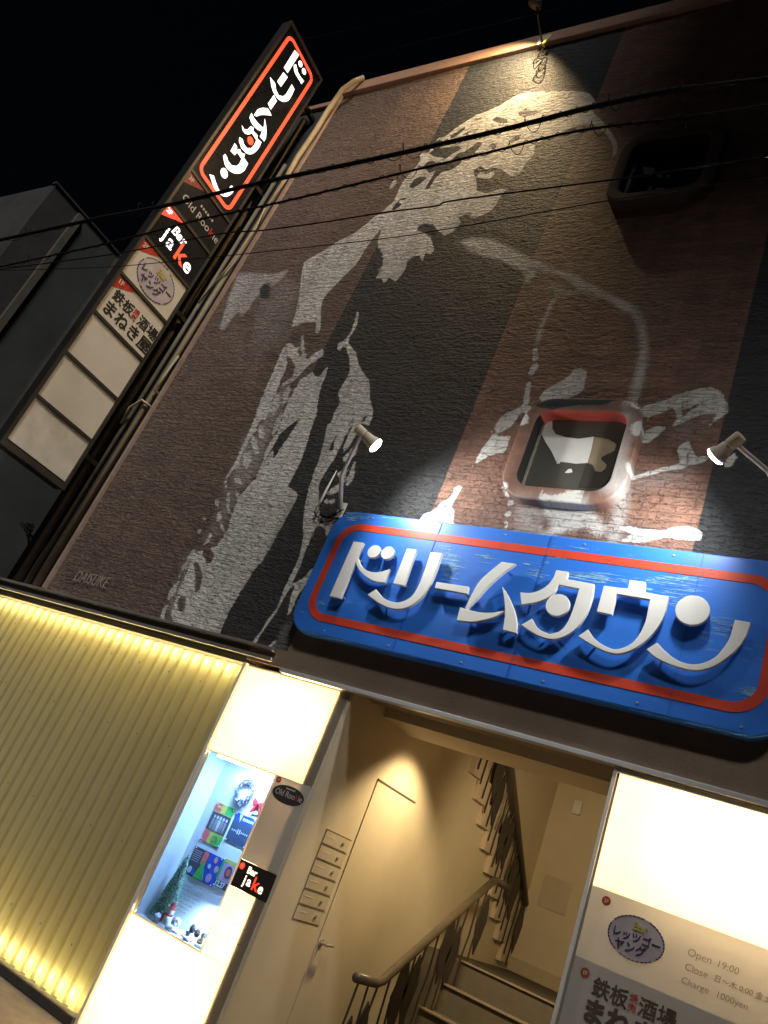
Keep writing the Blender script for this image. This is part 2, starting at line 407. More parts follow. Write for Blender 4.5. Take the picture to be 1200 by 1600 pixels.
P_('w', Q('J', 540, 655, 570, 620, 630, 592, 680, 720, 740, 702, 750, 742, 640, 775, 565, 800, 560, 720))
P_('n', Q('J', 600, 640, 612, 640, 635, 745, 608, 748, 622, 710))
P_('wl', Q('J', 175, 815, 200, 810, 222, 862, 300, 840, 450, 800, 600, 770, 760, 715), width=3.6)
P_('w', Q('J', 880, 788, 890, 740, 960, 680, 985, 710, 960, 752, 920, 785))
P_('s', Q('J', 500, 520, 620, 450, 800, 410, 750, 500, 600, 580, 520, 590), 0.22, soft=0.12)
P_('s', Q('J', 240, 880, 450, 830, 640, 800, 620, 860, 420, 900, 250, 930), 0.28, soft=0.12)
P_('w', Q('L', 525, 385, 600, 378, 720, 400, 870, 405, 950, 385, 1020, 380, 1110, 400, 1138, 430, 1130, 475, 1090, 490, 870, 462, 780, 480,
          720, 495, 530, 490, 640, 440, 560, 412))
P_('s', Q('L', 0, 225, 320, 250, 400, 330, 430, 365, 470, 372, 440, 410, 415, 455, 350, 430, 320, 390, 250, 395, 110, 430, -60, 470, -20, 300), 0.9, soft=0.03)
P_('s', Q('K', 760, 225, 900, 235, 1000, 300, 920, 330, 910, 400, 880, 440, 780, 400), 0.55, soft=0.09)
P_('n', Q('L', -20, 300, 25, 305, 48, 340, 45, 400, 0, 430, -30, 420))
P_('w', Q('I', 410, 865, 440, 865, 500, 925, 620, 880, 770, 880, 740, 920, 690, 930, 720, 960, 780, 990, 420, 955, 400, 920), y=-0.1)
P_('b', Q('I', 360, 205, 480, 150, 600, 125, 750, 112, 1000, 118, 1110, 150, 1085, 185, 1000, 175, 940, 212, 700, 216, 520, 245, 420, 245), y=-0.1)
# left lapel and sleeve
P_('w', Q('F', 490, 268, 495, 330, 500, 420, 460, 520, 430, 600, 400, 660, 350, 760, 300, 830, 285, 870, 240, 940, 200, 1010, 150, 1108,
          135, 1095, 210, 930, 270, 800, 290, 720, 340, 600, 400, 470, 450, 340), amp=2.2)
P_('w', Q('F', 500, 262, 525, 258, 560, 292, 585, 285, 580, 330, 608, 370, 603, 290, 603, 212, 622, 210, 628, 330, 640, 340, 640, 382, 700, 330,
          755, 300, 768, 310, 765, 345, 700, 390, 640, 430, 600, 480, 540, 540, 480, 572, 460, 560, 540, 500, 560, 430, 540, 380, 510, 350), amp=1.6)
P_('n', Q('F', 500, 400, 530, 370, 545, 400, 548, 450, 520, 500, 490, 520))
P_('w', Q('F', 650, 490, 680, 460, 700, 500, 740, 500, 760, 460, 795, 430, 780, 500, 740, 590, 720, 700, 710, 780, 670, 890, 640, 1000, 600, 1108)
   + Q('G', 880, 320, 900, 330, 945, 375, 900, 460, 830, 590, 760, 720, 720, 790, 680, 825, 620, 920, 560, 1020, 510, 1100, 470, 1200, 440, 1280,
       180, 1210, 150, 1130, 170, 1040, 200, 960, 240, 880, 270, 800, 330, 735, 400, 700, 440, 690, 480, 620, 510, 580, 520, 520, 560, 420,
       590, 370, 640, 310, 690, 240, 726, 160)
   + Q('F', 340, 1050, 380, 970, 430, 900, 460, 830, 480, 760, 500, 680, 540, 620, 570, 570, 600, 520), amp=1.3)
P_('b', Q('F', 600, 795, 560, 860, 500, 950, 440, 1040, 400, 1108) + Q('G', 790, 90, 720, 190, 685, 270, 655, 290, 720, 190, 770, 100, 820, 10)
   + Q('F', 400, 1000, 450, 915, 520, 850))
P_('w', Q('G', 560, 150, 590, 140, 560, 190, 522, 240, 500, 270, 490, 310, 478, 300, 500, 245, 535, 195), amp=1.6)
P_('s', Q('F', 470, 570, 500, 560, 470, 680, 430, 800, 380, 930, 330, 1050, 300, 1108, 215, 1108, 250, 1000, 300, 870, 340, 800, 380, 720), 0.42, soft=0.05)
P_('s', Q('G', 600, 20, 720, 0, 730, 120, 690, 220, 640, 290, 590, 330, 540, 320, 520, 270, 570, 150), 0.36, soft=0.06)
P_('s', Q('G', 490, 300, 580, 330, 570, 450, 500, 520, 470, 640, 400, 690, 350, 640, 420, 540, 450, 420), 0.22, soft=0.08)
P_('s', Q('G', 250, 740, 340, 720, 340, 900, 240, 1100, 150, 1130, 120, 1090, 180, 920), 0.30, soft=0.06)
# broken paint between sleeve and lapel
for q in ((420, 620, 470, 640, 440, 720, 400, 790, 380, 760), (480, 600, 520, 560, 530, 600, 500, 660, 470, 720, 470, 650),
          (360, 690, 400, 680, 390, 740, 350, 800, 330, 830, 330, 760), (430, 800, 465, 740, 470, 790, 440, 860, 400, 930, 390, 900),
          (280, 850, 320, 860, 345, 900, 330, 960, 300, 930), (250, 920, 280, 960, 300, 1040, 280, 1070, 240, 990),
          (200, 1030, 240, 1060, 250, 1108, 210, 1108)):
    P_('w', Q('F', *q), amp=2.6)
for q in ((660, 10, 690, 60, 700, 120, 670, 100), (600, 110, 640, 100, 655, 150, 620, 220, 600, 170), (560, 170, 590, 195, 580, 215, 552, 200),
          (540, 265, 580, 270, 590, 310, 555, 300), (480, 290, 492, 300, 500, 340, 488, 345), (495, 370, 520, 350, 515, 430, 522, 500, 500, 470),
          (555, 340, 575, 370, 570, 420, 556, 380), (430, 390, 448, 420, 442, 455, 428, 430), (440, 480, 470, 470, 455, 540, 480, 580, 500, 640, 470, 600, 435, 530),
          (350, 520, 372, 505, 375, 520, 360, 530), (315, 590, 330, 582, 343, 595, 338, 610, 320, 610), (345, 710, 380, 615, 398, 610, 400, 640, 370, 690),
          (260, 750, 275, 722, 290, 715, 305, 740, 330, 725, 340, 760, 300, 780, 260, 790, 230, 840, 205, 890, 190, 900, 210, 840, 240, 780),
          (190, 910, 200, 920, 165, 1000, 130, 1035, 140, 970), (110, 1060, 128, 1060, 112, 1120, 92, 1175, 80, 1130)):
    P_('w', Q('G', *q), amp=2.2)
for q in ((290, 800, 320, 785, 345, 880, 330, 960, 295, 995, 302, 900), (200, 1000, 240, 1010, 235, 1090, 200, 1110, 190, 1050),
          (345, 690, 380, 672, 420, 750, 400, 800, 370, 802, 345, 750), (400, 640, 470, 610, 440, 690, 410, 670), (215, 850, 235, 830, 205, 930, 195, 920)):
    P_('n', Q('G', *q), amp=1.8)
# right lapel
P_('w', Q('F', 1005, 25, 1018, 40, 1010, 110, 985, 170, 945, 230, 945, 260, 1000, 330, 1010, 400, 1050, 470, 1095, 530, 1100, 670, 1125, 750, 1110, 810, 1085, 865)
   + Q('N', 720, 190, 690, 180, 640, 150, 600, 230, 560, 320, 500, 420, 430, 515, 425, 440, 400, 420, 330, 560, 200, 755, 135, 880, 132, 1000, 150, 1240, 150, 1300, 115, 1380)
   + Q('G', 1065, 560, 1050, 590, 1000, 700, 950, 830, 905, 925, 860, 1010, 800, 1120, 720, 1230, 665, 1318, 645, 1310, 690, 1250, 750, 1160, 810, 1080,
       860, 950, 910, 850, 950, 760, 975, 640, 975, 520, 990, 420, 1010, 330, 1040, 240, 1073, 160)
   + Q('F', 770, 950, 790, 850, 820, 830, 840, 760, 870, 710, 880, 680, 870, 610, 940, 500, 955, 430, 945, 350, 925, 290, 900, 280, 885, 320, 865, 300, 868, 265, 920, 235,
       960, 180, 985, 110))
P_('b', Q('N', 540, 0, 525, 130, 490, 220, 430, 330, 395, 420, 330, 555, 345, 560, 425, 445, 440, 400, 505, 250, 540, 150, 555, 20))
P_('b', Q('N', 710, 50, 690, 110, 650, 160, 640, 110, 660, 90))
P_('b', Q('N', 345, 300, 320, 380, 300, 480, 260, 505, 248, 470, 300, 370))
P_('b', Q('F', 955, 490, 968, 500, 968, 560, 962, 600, 958, 540)); P_('b', Q('F', 880, 640, 892, 700, 880, 700, 872, 670))
P_('w', Q('N', 420, 560, 480, 510, 530, 440, 575, 428, 600, 430, 560, 545, 450, 615, 425, 605))
P_('w', Q('N', 345, 755, 470, 665, 440, 840, 430, 870, 390, 840)); P_('w', Q('N', 565, 600, 548, 800, 520, 850, 450, 900, 470, 800, 540, 620))
P_('w', Q('N', 210, 990, 270, 930, 400, 850, 420, 880, 380, 950, 300, 1000))
P_('wl', Q('N', 218, 1070, 225, 1080), width=3.6); P_('wl', Q('N', 285, 1070, 297, 1080), width=4)
P_('w', Q('N', 130, 1340, 250, 1320, 340, 1280, 300, 1360, 240, 1490, 210, 1480, 215, 1405))
P_('w', Q('G', 905, 925, 970, 900, 1020, 840, 1050, 830, 1000, 920, 940, 1000, 895, 1110, 872, 1150, 900, 990, 925, 945, 900, 938))
P_('s', Q('G', 745, 1340, 800, 1290, 850, 1190, 900, 1170, 905, 1240, 880, 1350), 0.16, soft=0.03)
P_('wl', Q('G', 760, 1330, 800, 1290), width=3)
# pale figure at the far left of the mural
P_('s', Q('E', 150, 585, 420, 590, 500, 560, 512, 570, 470, 620, 390, 685, 380, 660, 340, 655, 305, 690, 300, 750, 270, 770, 220, 850, 180, 890,
          150, 860, 100, 920, 50, 990, 15, 985, 45, 880, 80, 760, 140, 600), 0.62, soft=0.02)
P_('s', Q('E', 300, 790, 380, 770, 390, 700, 480, 620, 590, 660, 580, 780, 530, 960, 500, 1040, 430, 1108, 260, 1108, 270, 960), 0.24, soft=0.15)
P_('s', Q('F', 260, 150, 400, 130, 380, 300, 300, 400, 250, 560, 245, 350), 0.15, soft=0.16)
P_('s', Q('F', 120, 150, 210, 160, 205, 400, 150, 450, 110, 300), 0.10, soft=0.15)
P_('b', Q('E', 340, 660, 380, 690, 375, 765, 310, 770, 303, 700), amp=0.6)

def poly_sdf(pts, poly):
    d = np.full(len(pts), 1e9); inside = np.zeros(len(pts), bool); n = len(poly)
    for i in range(n):
        a = poly[i]; b = poly[(i + 1) % n]
        e = b - a; w = pts - a
        t = np.clip((w @ e) / max(e @ e, 1e-12), 0, 1)
        q = w - t[:, None] * e
        d = np.minimum(d, (q * q).sum(1))
        c = (a[1] > pts[:, 1]) != (b[1] > pts[:, 1])
        if c.any():
            with np.errstate(divide='ignore', invalid='ignore'):
                xx = (b[0] - a[0]) * (pts[:, 1] - a[1]) / (b[1] - a[1] + 1e-15) + a[0]
            inside ^= c & (pts[:, 0] < xx)
    d = np.sqrt(d); return np.where(inside, d, -d)

def line_sdf(pts, pl):
    d = np.full(len(pts), 1e9)
    for i in range(len(pl) - 1):
        a = pl[i]; b = pl[i + 1]; e = b - a; w = pts - a
        t = np.clip((w @ e) / max(e @ e, 1e-12), 0, 1); q = w - t[:, None] * e
        d = np.minimum(d, (q * q).sum(1))
    return np.sqrt(d)

CL = 0.2
def paint_fields(pts):
    """white / black outline distances, soft spray amount and raggedness for points (x, z) of the wall"""
    N = len(pts)
    Wf = np.full(N, -CL); Kf = np.full(N, -CL); Sf = np.zeros(N); Af = np.full(N, 1.0)
    for kind, poly, val, width, soft, amp in PAINT:
        mg = CL + soft + (0.1 if width else 0)
        lo = poly.min(0) - mg; hi = poly.max(0) + mg
        ix = np.where((pts[:, 0] > lo[0]) & (pts[:, 0] < hi[0]) & (pts[:, 1] > lo[1]) & (pts[:, 1] < hi[1]))[0]
        if not len(ix): continue
        p = pts[ix]
        if width:
            dist = float(np.linalg.norm(np.array([poly[0][0], 0, poly[0][1]]) - CAM))
            sd = width * dist / FPX - line_sdf(p, poly)
        else:
            sd = poly_sdf(p, poly)
        sd = np.clip(sd, -CL, CL)
        if kind == 'bl': kind = 'b'
        if kind in ('w', 'wl'):
            Wf[ix] = np.maximum(Wf[ix], sd); Kf[ix] = np.minimum(Kf[ix], -sd)
            Af[ix] = np.where(sd > -0.06, amp, Af[ix])
        elif kind == 'b':
            Wf[ix] = np.minimum(Wf[ix], -sd); Kf[ix] = np.maximum(Kf[ix], sd)
            Sf[ix] = Sf[ix] * np.clip(0.5 - sd / 0.03, 0, 1)
        elif kind == 'n':
            Wf[ix] = np.minimum(Wf[ix], -sd); Sf[ix] = Sf[ix] * np.clip(0.5 - sd / 0.06, 0, 1)
        else:
            k = np.clip(0.5 + sd / (2 * soft), 0, 1); k = k * k * (3 - 2 * k)
            Sf[ix] = np.maximum(Sf[ix], val * k)
    return Wf, Kf, Sf, Af

def set_attr(me, name, arr):
    a = me.attributes.new(name, 'FLOAT', 'POINT'); a.data.foreach_set('value', np.asarray(arr, dtype=np.float32))

BX0, BX1, BX2 = -5.175, -3.16, -1.12          # edges of the black bands of the mural

def mural_material(name, brick=True):
    m = bpy.data.materials.new(name); m.use_nodes = True
    n = m.node_tree.nodes; l = m.node_tree.links; p = n['Principled BSDF']
    def node(t, **k):
        q = n.new(t)
        for a, b in k.items(): setattr(q, a, b)
        return q
    def math_(op, a, b=None, clamp=False):
        q = node('ShaderNodeMath', operation=op, use_clamp=clamp)
        for i, v in enumerate((a, b)):
            if v is None: continue
            if isinstance(v, (int, float)): q.inputs[i].default_value = v
            else: l.new(v, q.inputs[i])
        return q.outputs[0]
    def step(v, w):                                    # 0..1 ramp of half width w about 0
        q = node('ShaderNodeMapRange'); q.inputs['From Min'].default_value = -w; q.inputs['From Max'].default_value = w
        l.new(v, q.inputs['Value']); return q.outputs[0]
    def mix(f, a, b):
        q = node('ShaderNodeMix', data_type='RGBA')
        if isinstance(f, (int, float)): q.inputs[0].default_value = f
        else: l.new(f, q.inputs[0])
        for i, v in ((6, a), (7, b)):
            if isinstance(v, tuple): q.inputs[i].default_value = v
            else: l.new(v, q.inputs[i])
        return q.outputs[2]
    def noise(scale, detail=4, rough=0.6, vec=None):
        q = node('ShaderNodeTexNoise'); q.inputs['Scale'].default_value = scale; q.inputs['Detail'].default_value = detail
        q.inputs['Roughness'].default_value = rough; l.new(vec or flat, q.inputs['Vector']); return q.outputs['Fac']
    geo = node('ShaderNodeNewGeometry'); sep = node('ShaderNodeSeparateXYZ'); l.new(geo.outputs['Position'], sep.inputs[0])
    cmb = node('ShaderNodeCombineXYZ'); l.new(sep.outputs[0], cmb.inputs[0]); l.new(sep.outputs[2], cmb.inputs[1])
    flat = cmb.outputs[0]
    mp = node('ShaderNodeMapping'); mp.inputs['Scale'].default_value = (0.5, 1, 1); l.new(flat, mp.inputs['Vector'])
    longv = mp.outputs[0]
    def attr(a):
        q = node('ShaderNodeAttribute', attribute_name=a); return q.outputs['Fac']
    Wa, Ka, Sa, Aa = attr('white'), attr('black'), attr('spray'), attr('rag')
    edge = math_('SUBTRACT', noise(16, 6, 0.7), 0.5)
    edge = math_('MULTIPLY', edge, math_('MULTIPLY', Aa, 0.045))
    white = step(math_('ADD', Wa, edge), 0.005)
    black = step(math_('ADD', Ka, math_('MULTIPLY', edge, 0.7)), 0.005)
    # bands
    xw = math_('ADD', sep.outputs[0], math_('MULTIPLY', math_('SUBTRACT', noise(9, 3), 0.5), 0.012))
    inb = math_('MULTIPLY', step(math_('SUBTRACT', xw, BX0), 0.004), math_('SUBTRACT', 1.0, step(math_('SUBTRACT', xw, BX1), 0.004)))
    inb = math_('ADD', inb, step(math_('SUBTRACT', xw, BX2), 0.004), True)
    black = math_('MAXIMUM', black, inb)
    # bricks
    bt = node('ShaderNodeTexBrick'); bt.inputs['Scale'].default_value = 1.0
    bt.inputs['Brick Width'].default_value = 0.235; bt.inputs['Row Height'].default_value = 0.068
    bt.inputs['Mortar Size'].default_value = 0.0045; bt.inputs['Mortar Smooth'].default_value = 0.3; bt.inputs['Bias'].default_value = 0.0
    bt.inputs['Color1'].default_value = (0, 0, 0, 1); bt.inputs['Color2'].default_value = (1, 1, 1, 1); bt.inputs['Mortar'].default_value = (0.5, 0.5, 0.5, 1)
    l.new(flat, bt.inputs['Vector'])
    per = node('ShaderNodeSeparateColor'); l.new(bt.outputs['Color'], per.inputs[0]); per = per.outputs[0]
    mort = bt.outputs['Fac']
    big = noise(0.9, 5, 0.6); mid = noise(7, 5, 0.65, longv); fine = noise(60, 4, 0.7, longv)
    red = mix(math_('MULTIPLY', per, 0.8), (0.225, 0.115, 0.084, 1), (0.305, 0.155, 0.112, 1))
    brown = mix(math_('MULTIPLY', per, 0.8), (0.150, 0.104, 0.083, 1), (0.195, 0.135, 0.108, 1))
    red = mix(step(math_('SUBTRACT', xw, BX0), 0.01), brown, red)
    red = mix(step(math_('SUBTRACT', mid, 0.58), 0.12), red, (0.125, 0.078, 0.062, 1))
    red = mix(math_('MULTIPLY', step(math_('SUBTRACT', fine, 0.66), 0.05), 0.45), red, (0.42, 0.33, 0.28, 1))
    blk = mix(per, (0.017, 0.022, 0.028, 1), (0.027, 0.033, 0.040, 1))
    blk = mix(math_('MULTIPLY', step(math_('SUBTRACT', fine, 0.69), 0.06), 0.5), blk, (0.16, 0.16, 0.16, 1))
    wht = mix(math_('MULTIPLY', step(math_('SUBTRACT', mid, 0.60), 0.14), 0.4), (0.78, 0.77, 0.74, 1), (0.58, 0.56, 0.53, 1))
    mpd = node('ShaderNodeMapping'); mpd.inputs['Scale'].default_value = (0.42, 1, 1); l.new(flat, mpd.inputs['Vector'])
    dash = noise(42, 3, 0.55, mpd.outputs[0])
    pits = step(math_('SUBTRACT', dash, 0.60), 0.035)
    wht = mix(math_('MULTIPLY', pits, 0.5), wht, (0.20, 0.175, 0.16, 1))
    col = mix(black, red, blk)
    grain = math_('ADD', math_('MULTIPLY', math_('SUBTRACT', fine, 0.5), 1.1), math_('MULTIPLY', math_('SUBTRACT', mid, 0.5), 0.5))
    spray = math_('ADD', Sa, math_('MULTIPLY', grain, math_('MINIMUM', Sa, 0.45)), True)
    col = mix(spray, col, (0.66, 0.65, 0.64, 1))
    col = mix(white, col, wht)
    col = mix(math_('MULTIPLY', step(math_('SUBTRACT', big, 0.52), 0.2), 0.32), col, (0.05, 0.042, 0.036, 1))
    mps = node('ShaderNodeMapping'); mps.inputs['Scale'].default_value = (5.5, 0.55, 1); l.new(flat, mps.inputs['Vector'])
    col = mix(math_('MULTIPLY', step(math_('SUBTRACT', noise(1.0, 6, 0.7, mps.outputs[0]), 0.56), 0.10), 0.30), col, (0.055, 0.045, 0.04, 1))
    if brick:
        col = mix(math_('MULTIPLY', mort, 0.34), col, (0.045, 0.037, 0.033, 1))
    l.new(col, p.inputs['Base Color'])
    p.inputs['Roughness'].default_value = 0.62 if brick else 0.55
    p.inputs['Specular IOR Level'].default_value = 0.35
    lump = noise(30, 5, 0.6, longv); grit = noise(95, 3, 0.6)
    h = math_('ADD', math_('MULTIPLY', lump, 0.8), math_('MULTIPLY', grit, 0.12))
    h = math_('SUBTRACT', h, math_('MULTIPLY', pits, 0.30))
    if brick:
        h = math_('ADD', h, math_('MULTIPLY', per, 0.16)); h = math_('SUBTRACT', h, math_('MULTIPLY', mort, 0.26))
    bp = node('ShaderNodeBump'); bp.inputs['Strength'].default_value = 1.0 if brick else 0.25; bp.inputs['Distance'].default_value = 0.042 if brick else 0.01
    l.new(h, bp.inputs['Height']); l.new(bp.outputs[0], p.inputs['Normal'])
    return m

M_mural = mural_material('painted_split_brick')
M_mural_frame = mural_material('painted_window_surround', brick=False)

# ------------------------------------------------------------------ ground
g = MB(); g.add([(-60, -60, 0), (60, -60, 0), (60, 60, 0), (-60, 60, 0)], [(0, 1, 2, 3)])
struct(g.build('road', M_ground))
pv = MB().box(-14, 6, -1.9, 0.06, 0.004, 0.016)
struct(pv.build('pavement', M_pave))

# ------------------------------------------------------------------ the building
bld = thing('mural_building', 'brick building with a huge painted portrait mural, porthole windows and an open stairwell', 'building')
MX0, MX1, MZ0, MZ1 = -7.23, 1.6, 2.88, 10.90
WX0, WX1 = -2.50, -1.765
WINS = ((4.555, 5.29), (7.83, 8.57))
step_ = 0.025
xs = np.linspace(MX0, MX1, int((MX1 - MX0) / step_) + 1); zs = np.linspace(MZ0, MZ1, int((MZ1 - MZ0) / step_) + 1)
nx, nz_ = len(xs), len(zs)
XX, ZZ = np.meshgrid(xs, zs); P2 = np.stack([XX.ravel(), ZZ.ravel()], 1)
co = np.zeros((nx * nz_, 3)); co[:, 0] = P2[:, 0]; co[:, 2] = P2[:, 1]
co[:, 1] = [-0.007 * (mnoise.noise((p[0] * 5.0, p[1] * 9.0, 1.7)) * 0.45 + mnoise.noise((p[0] * 12.0, p[1] * 19.0, 4.2)) * 0.55) for p in P2]
idx = np.arange(nx * nz_).reshape(nz_, nx)
q = np.stack([idx[:-1, :-1], idx[:-1, 1:], idx[1:, 1:], idx[1:, :-1]], -1).reshape(-1, 4)
cen = co[q].mean(1)
keep = np.ones(len(q), bool)
for (z0, z1) in WINS:
    keep &= ~((cen[:, 0] > WX0 - 0.02) & (cen[:, 0] < WX1 + 0.02) & (cen[:, 2] > z0 - 0.02) & (cen[:, 2] < z1 + 0.02))
q = q[keep]
me = bpy.data.meshes.new('mural_wall'); me.from_pydata(co.tolist(), [], q.tolist()); me.update()
me.polygons.foreach_set('use_smooth', [True] * len(me.polygons))
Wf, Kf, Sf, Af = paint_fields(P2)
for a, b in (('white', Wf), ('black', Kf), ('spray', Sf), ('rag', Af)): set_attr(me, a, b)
me.materials.append(M_mural)
wall = bpy.data.objects.new('mural_wall', me); C.objects.link(wall); wall.parent = bld

# plain masonry behind, beside and above
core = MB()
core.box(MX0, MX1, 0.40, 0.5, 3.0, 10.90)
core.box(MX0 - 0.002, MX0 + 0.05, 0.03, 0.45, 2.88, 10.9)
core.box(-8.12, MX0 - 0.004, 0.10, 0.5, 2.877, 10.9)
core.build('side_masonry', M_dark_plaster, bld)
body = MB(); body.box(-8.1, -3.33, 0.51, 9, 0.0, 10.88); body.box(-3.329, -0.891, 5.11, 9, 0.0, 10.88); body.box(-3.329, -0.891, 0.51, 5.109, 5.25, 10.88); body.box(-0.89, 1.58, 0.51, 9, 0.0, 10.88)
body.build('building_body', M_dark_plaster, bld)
MB().box(MX0 - 0.03, MX0 + 0.014, -0.035, 0.2, 2.88, 10.9).build('corner_trim', mat('corner_trim_paint', (0.30, 0.22, 0.18), 0.7, var=0.3, vscale=7, bump=0.2), bld)
cp = MB(); cp.box(-7.30, 1.6, -0.055, 0.42, 10.905, 11.11); cp.box(-8.12, -7.302, 0.06, 0.5, 10.901, 11.0)
cp.build('coping', M_coping, bld, bevel=0.01)
# band between mural and shopfront
bm_ = MB(); bm_.box(-8.12, -4.3, -0.03, 0.3, 2.79, 2.876); bm_.build('ledge_beam', M_beam, bld)
rl = MB(); rl.box(-8.12, -4.02, -0.085, -0.034, 2.835, 2.862); rl.box(-8.12, -4.02, -0.06, -0.034, 2.755, 2.786)
rl.build('ledge_rail', mat('ledge_rail_metal', (0.22, 0.20, 0.18), 0.5, 0.3, var=0.3), bld, bevel=0.004)
hb = MB(); hb.box(-4.298, -3.9305, -0.02, 0.3, 2.735, 2.874); hb.box(-3.93, 1.6, -0.02, 0.3, 2.735, 3.3); hb.build('header_beam', M_plaster_brown, bld)
st_ = MB(); st_.box(-3.9, 1.6, -0.05, 0.02, 2.70, 2.732); st_.build('metal_strip', M_strip, bld, bevel=0.003)

# porthole windows
M_reveal_red = mat('red_reveal_paint', (0.46, 0.075, 0.055), 0.45, var=0.2, vscale=9)
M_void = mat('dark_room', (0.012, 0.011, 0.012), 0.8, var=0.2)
def surround(z0, z1, name):
    prof = [(0.118, 0.05), (0.118, -0.082), (0.115, -0.094), (0.106, -0.1), (0.098, -0.1005), (0.012, -0.1005), (0.004, -0.098), (0.0, -0.090), (0.0, -0.02), (0.0, 0.05), (0.0, 0.20)]
    loops = []
    base = rrect(WX0, WX1, z0, z1, 0.13, 10, 2)
    n = len(base); v = []
    cx, cz = (WX0 + WX1) / 2, (z0 + z1) / 2
    for off, y in prof:
        # offset outline: grow the rounded rectangle, keeping the point count
        for (x, z) in base:
            hx, hz = (WX1 - WX0) / 2, (z1 - z0) / 2
            dx = x - cx; dz = z - cz
            ix_ = max(-(hx - 0.13), min(hx - 0.13, dx)); iz_ = max(-(hz - 0.13), min(hz - 0.13, dz))
            ex, ez = dx - ix_, dz - iz_; L = math.hypot(ex, ez) or 1
            v.append((x + ex / L * off, y, z + ez / L * off))
    f = []
    for k in range(len(prof) - 1):
        for i in range(n):
            j = (i + 1) % n
            f.append((k * n + i, (k + 1) * n + i, (k + 1) * n + j, k * n + j))
    o = MB().add(v, f).build(name, M_mural_frame, bld, smooth=True)
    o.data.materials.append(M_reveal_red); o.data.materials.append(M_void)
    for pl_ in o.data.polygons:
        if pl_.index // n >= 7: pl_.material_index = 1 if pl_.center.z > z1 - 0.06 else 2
    pw = np.array([(p[0], p[2]) for p in v])
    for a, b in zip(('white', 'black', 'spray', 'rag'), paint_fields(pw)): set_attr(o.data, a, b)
    return o
M_pane_dark = mat('painted_pane_grey', (0.085, 0.08, 0.068), 0.3, var=0.2, vscale=3, spec=0.6)
M_alu = mat('aged_aluminium', (0.40, 0.37, 0.30), 0.4, 0.5, var=0.2)
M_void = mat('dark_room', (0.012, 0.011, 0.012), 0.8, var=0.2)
M_glass = glass('window_glass')
for wi, (z0, z1) in enumerate(WINS):
    w = surround(z0, z1, 'porthole_window')
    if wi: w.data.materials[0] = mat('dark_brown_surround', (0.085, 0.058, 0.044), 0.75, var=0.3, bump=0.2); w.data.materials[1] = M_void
    MB().box(WX0 - 0.1, WX1 + 0.1, 0.21, 0.24, z0 - 0.1, z1 + 0.1).build('dark_interior', M_void, w)
    X0 = WX0 + 0.006
    fr = MB(); band(fr, rrect(X0, WX1 + 0.06, z0 - 0.03, z1 + 0.04, 0.14, 8), rrect(X0 + 0.018, WX1 + 0.042, z0 - 0.012, z1 + 0.022, 0.122, 8), 0.028, 0.045)
    fr.build('sash_frame', M_alu, w)
    MB().prism(rrect(X0 + 0.016, WX1 + 0.044, z0 - 0.014, z1 + 0.024, 0.124, 8), 0.041, 0.046).build('pane', M_pane_dark if wi == 0 else mat('dark_glass', (0.012, 0.013, 0.013), 0.15, var=0.1, spec=0.6), w)
    if wi == 0:
        yp = 0.0375
        for nm, m_, pts in (('painted_patch', M_white_paint, Q('I', 512, 285, 515, 400, 540, 440, 620, 465, 720, 478, 840, 460, 820, 560, 790, 665, 700, 672, 620, 660, 545, 655, 510, 580, 460, 500, 432, 445, 470, 335)),
                            ('painted_patch', mat('tan_paint', (0.30, 0.235, 0.15), 0.5, var=0.15), Q('I', 842, 460, 960, 480, 1020, 520, 1000, 570, 900, 620, 895, 640, 940, 680, 930, 710, 900, 735, 850, 730, 830, 680, 793, 665, 822, 560)),
                            ('painted_patch', mat('dark_brown_paint', (0.045, 0.038, 0.032), 0.5, var=0.15), Q('I', 900, 640, 905, 620, 1000, 570, 1030, 580, 1000, 700, 950, 800, 900, 850, 720, 860, 760, 740, 780, 670, 828, 682, 850, 732, 900, 737, 935, 712, 942, 680)),
                            ('painted_patch', M_white_paint, Q('I', 545, 652, 578, 658, 570, 670, 550, 672)),
                            ('painted_patch', M_white_paint, Q('I', 640, 715, 665, 712, 672, 738, 640, 745, 612, 742))):
            MB().prism(XZ(pts, yp), yp, 0.0408).build(nm, m_, w)
    else:
        # pale things seen behind the upper glass
        for pts in (Q('M', 405, 440, 510, 450, 505, 475, 470, 520, 420, 515), Q('M', 515, 500, 570, 495, 575, 525, 530, 530),
                    Q('M', 605, 505, 640, 510, 620, 540), Q('M', 450, 610, 490, 605, 470, 650, 432, 668), Q('M', 515, 620, 590, 615, 608, 650, 520, 645)):
            MB().prism(XZ(pts, 0.036), 0.036, 0.0408).build('pale_sticker', mat('dull_paper', (0.38, 0.34, 0.25), 0.7), w)

# signature of the painter
text('DAISUKE', 0.17, (-6.88, -0.021, 3.03), (1, 0, 0), (0.12, 0, 1), mat('signature_paint', (0.33, 0.28, 0.24), 0.7), wall, 'signature', bold=-0.002, sx=0.78)

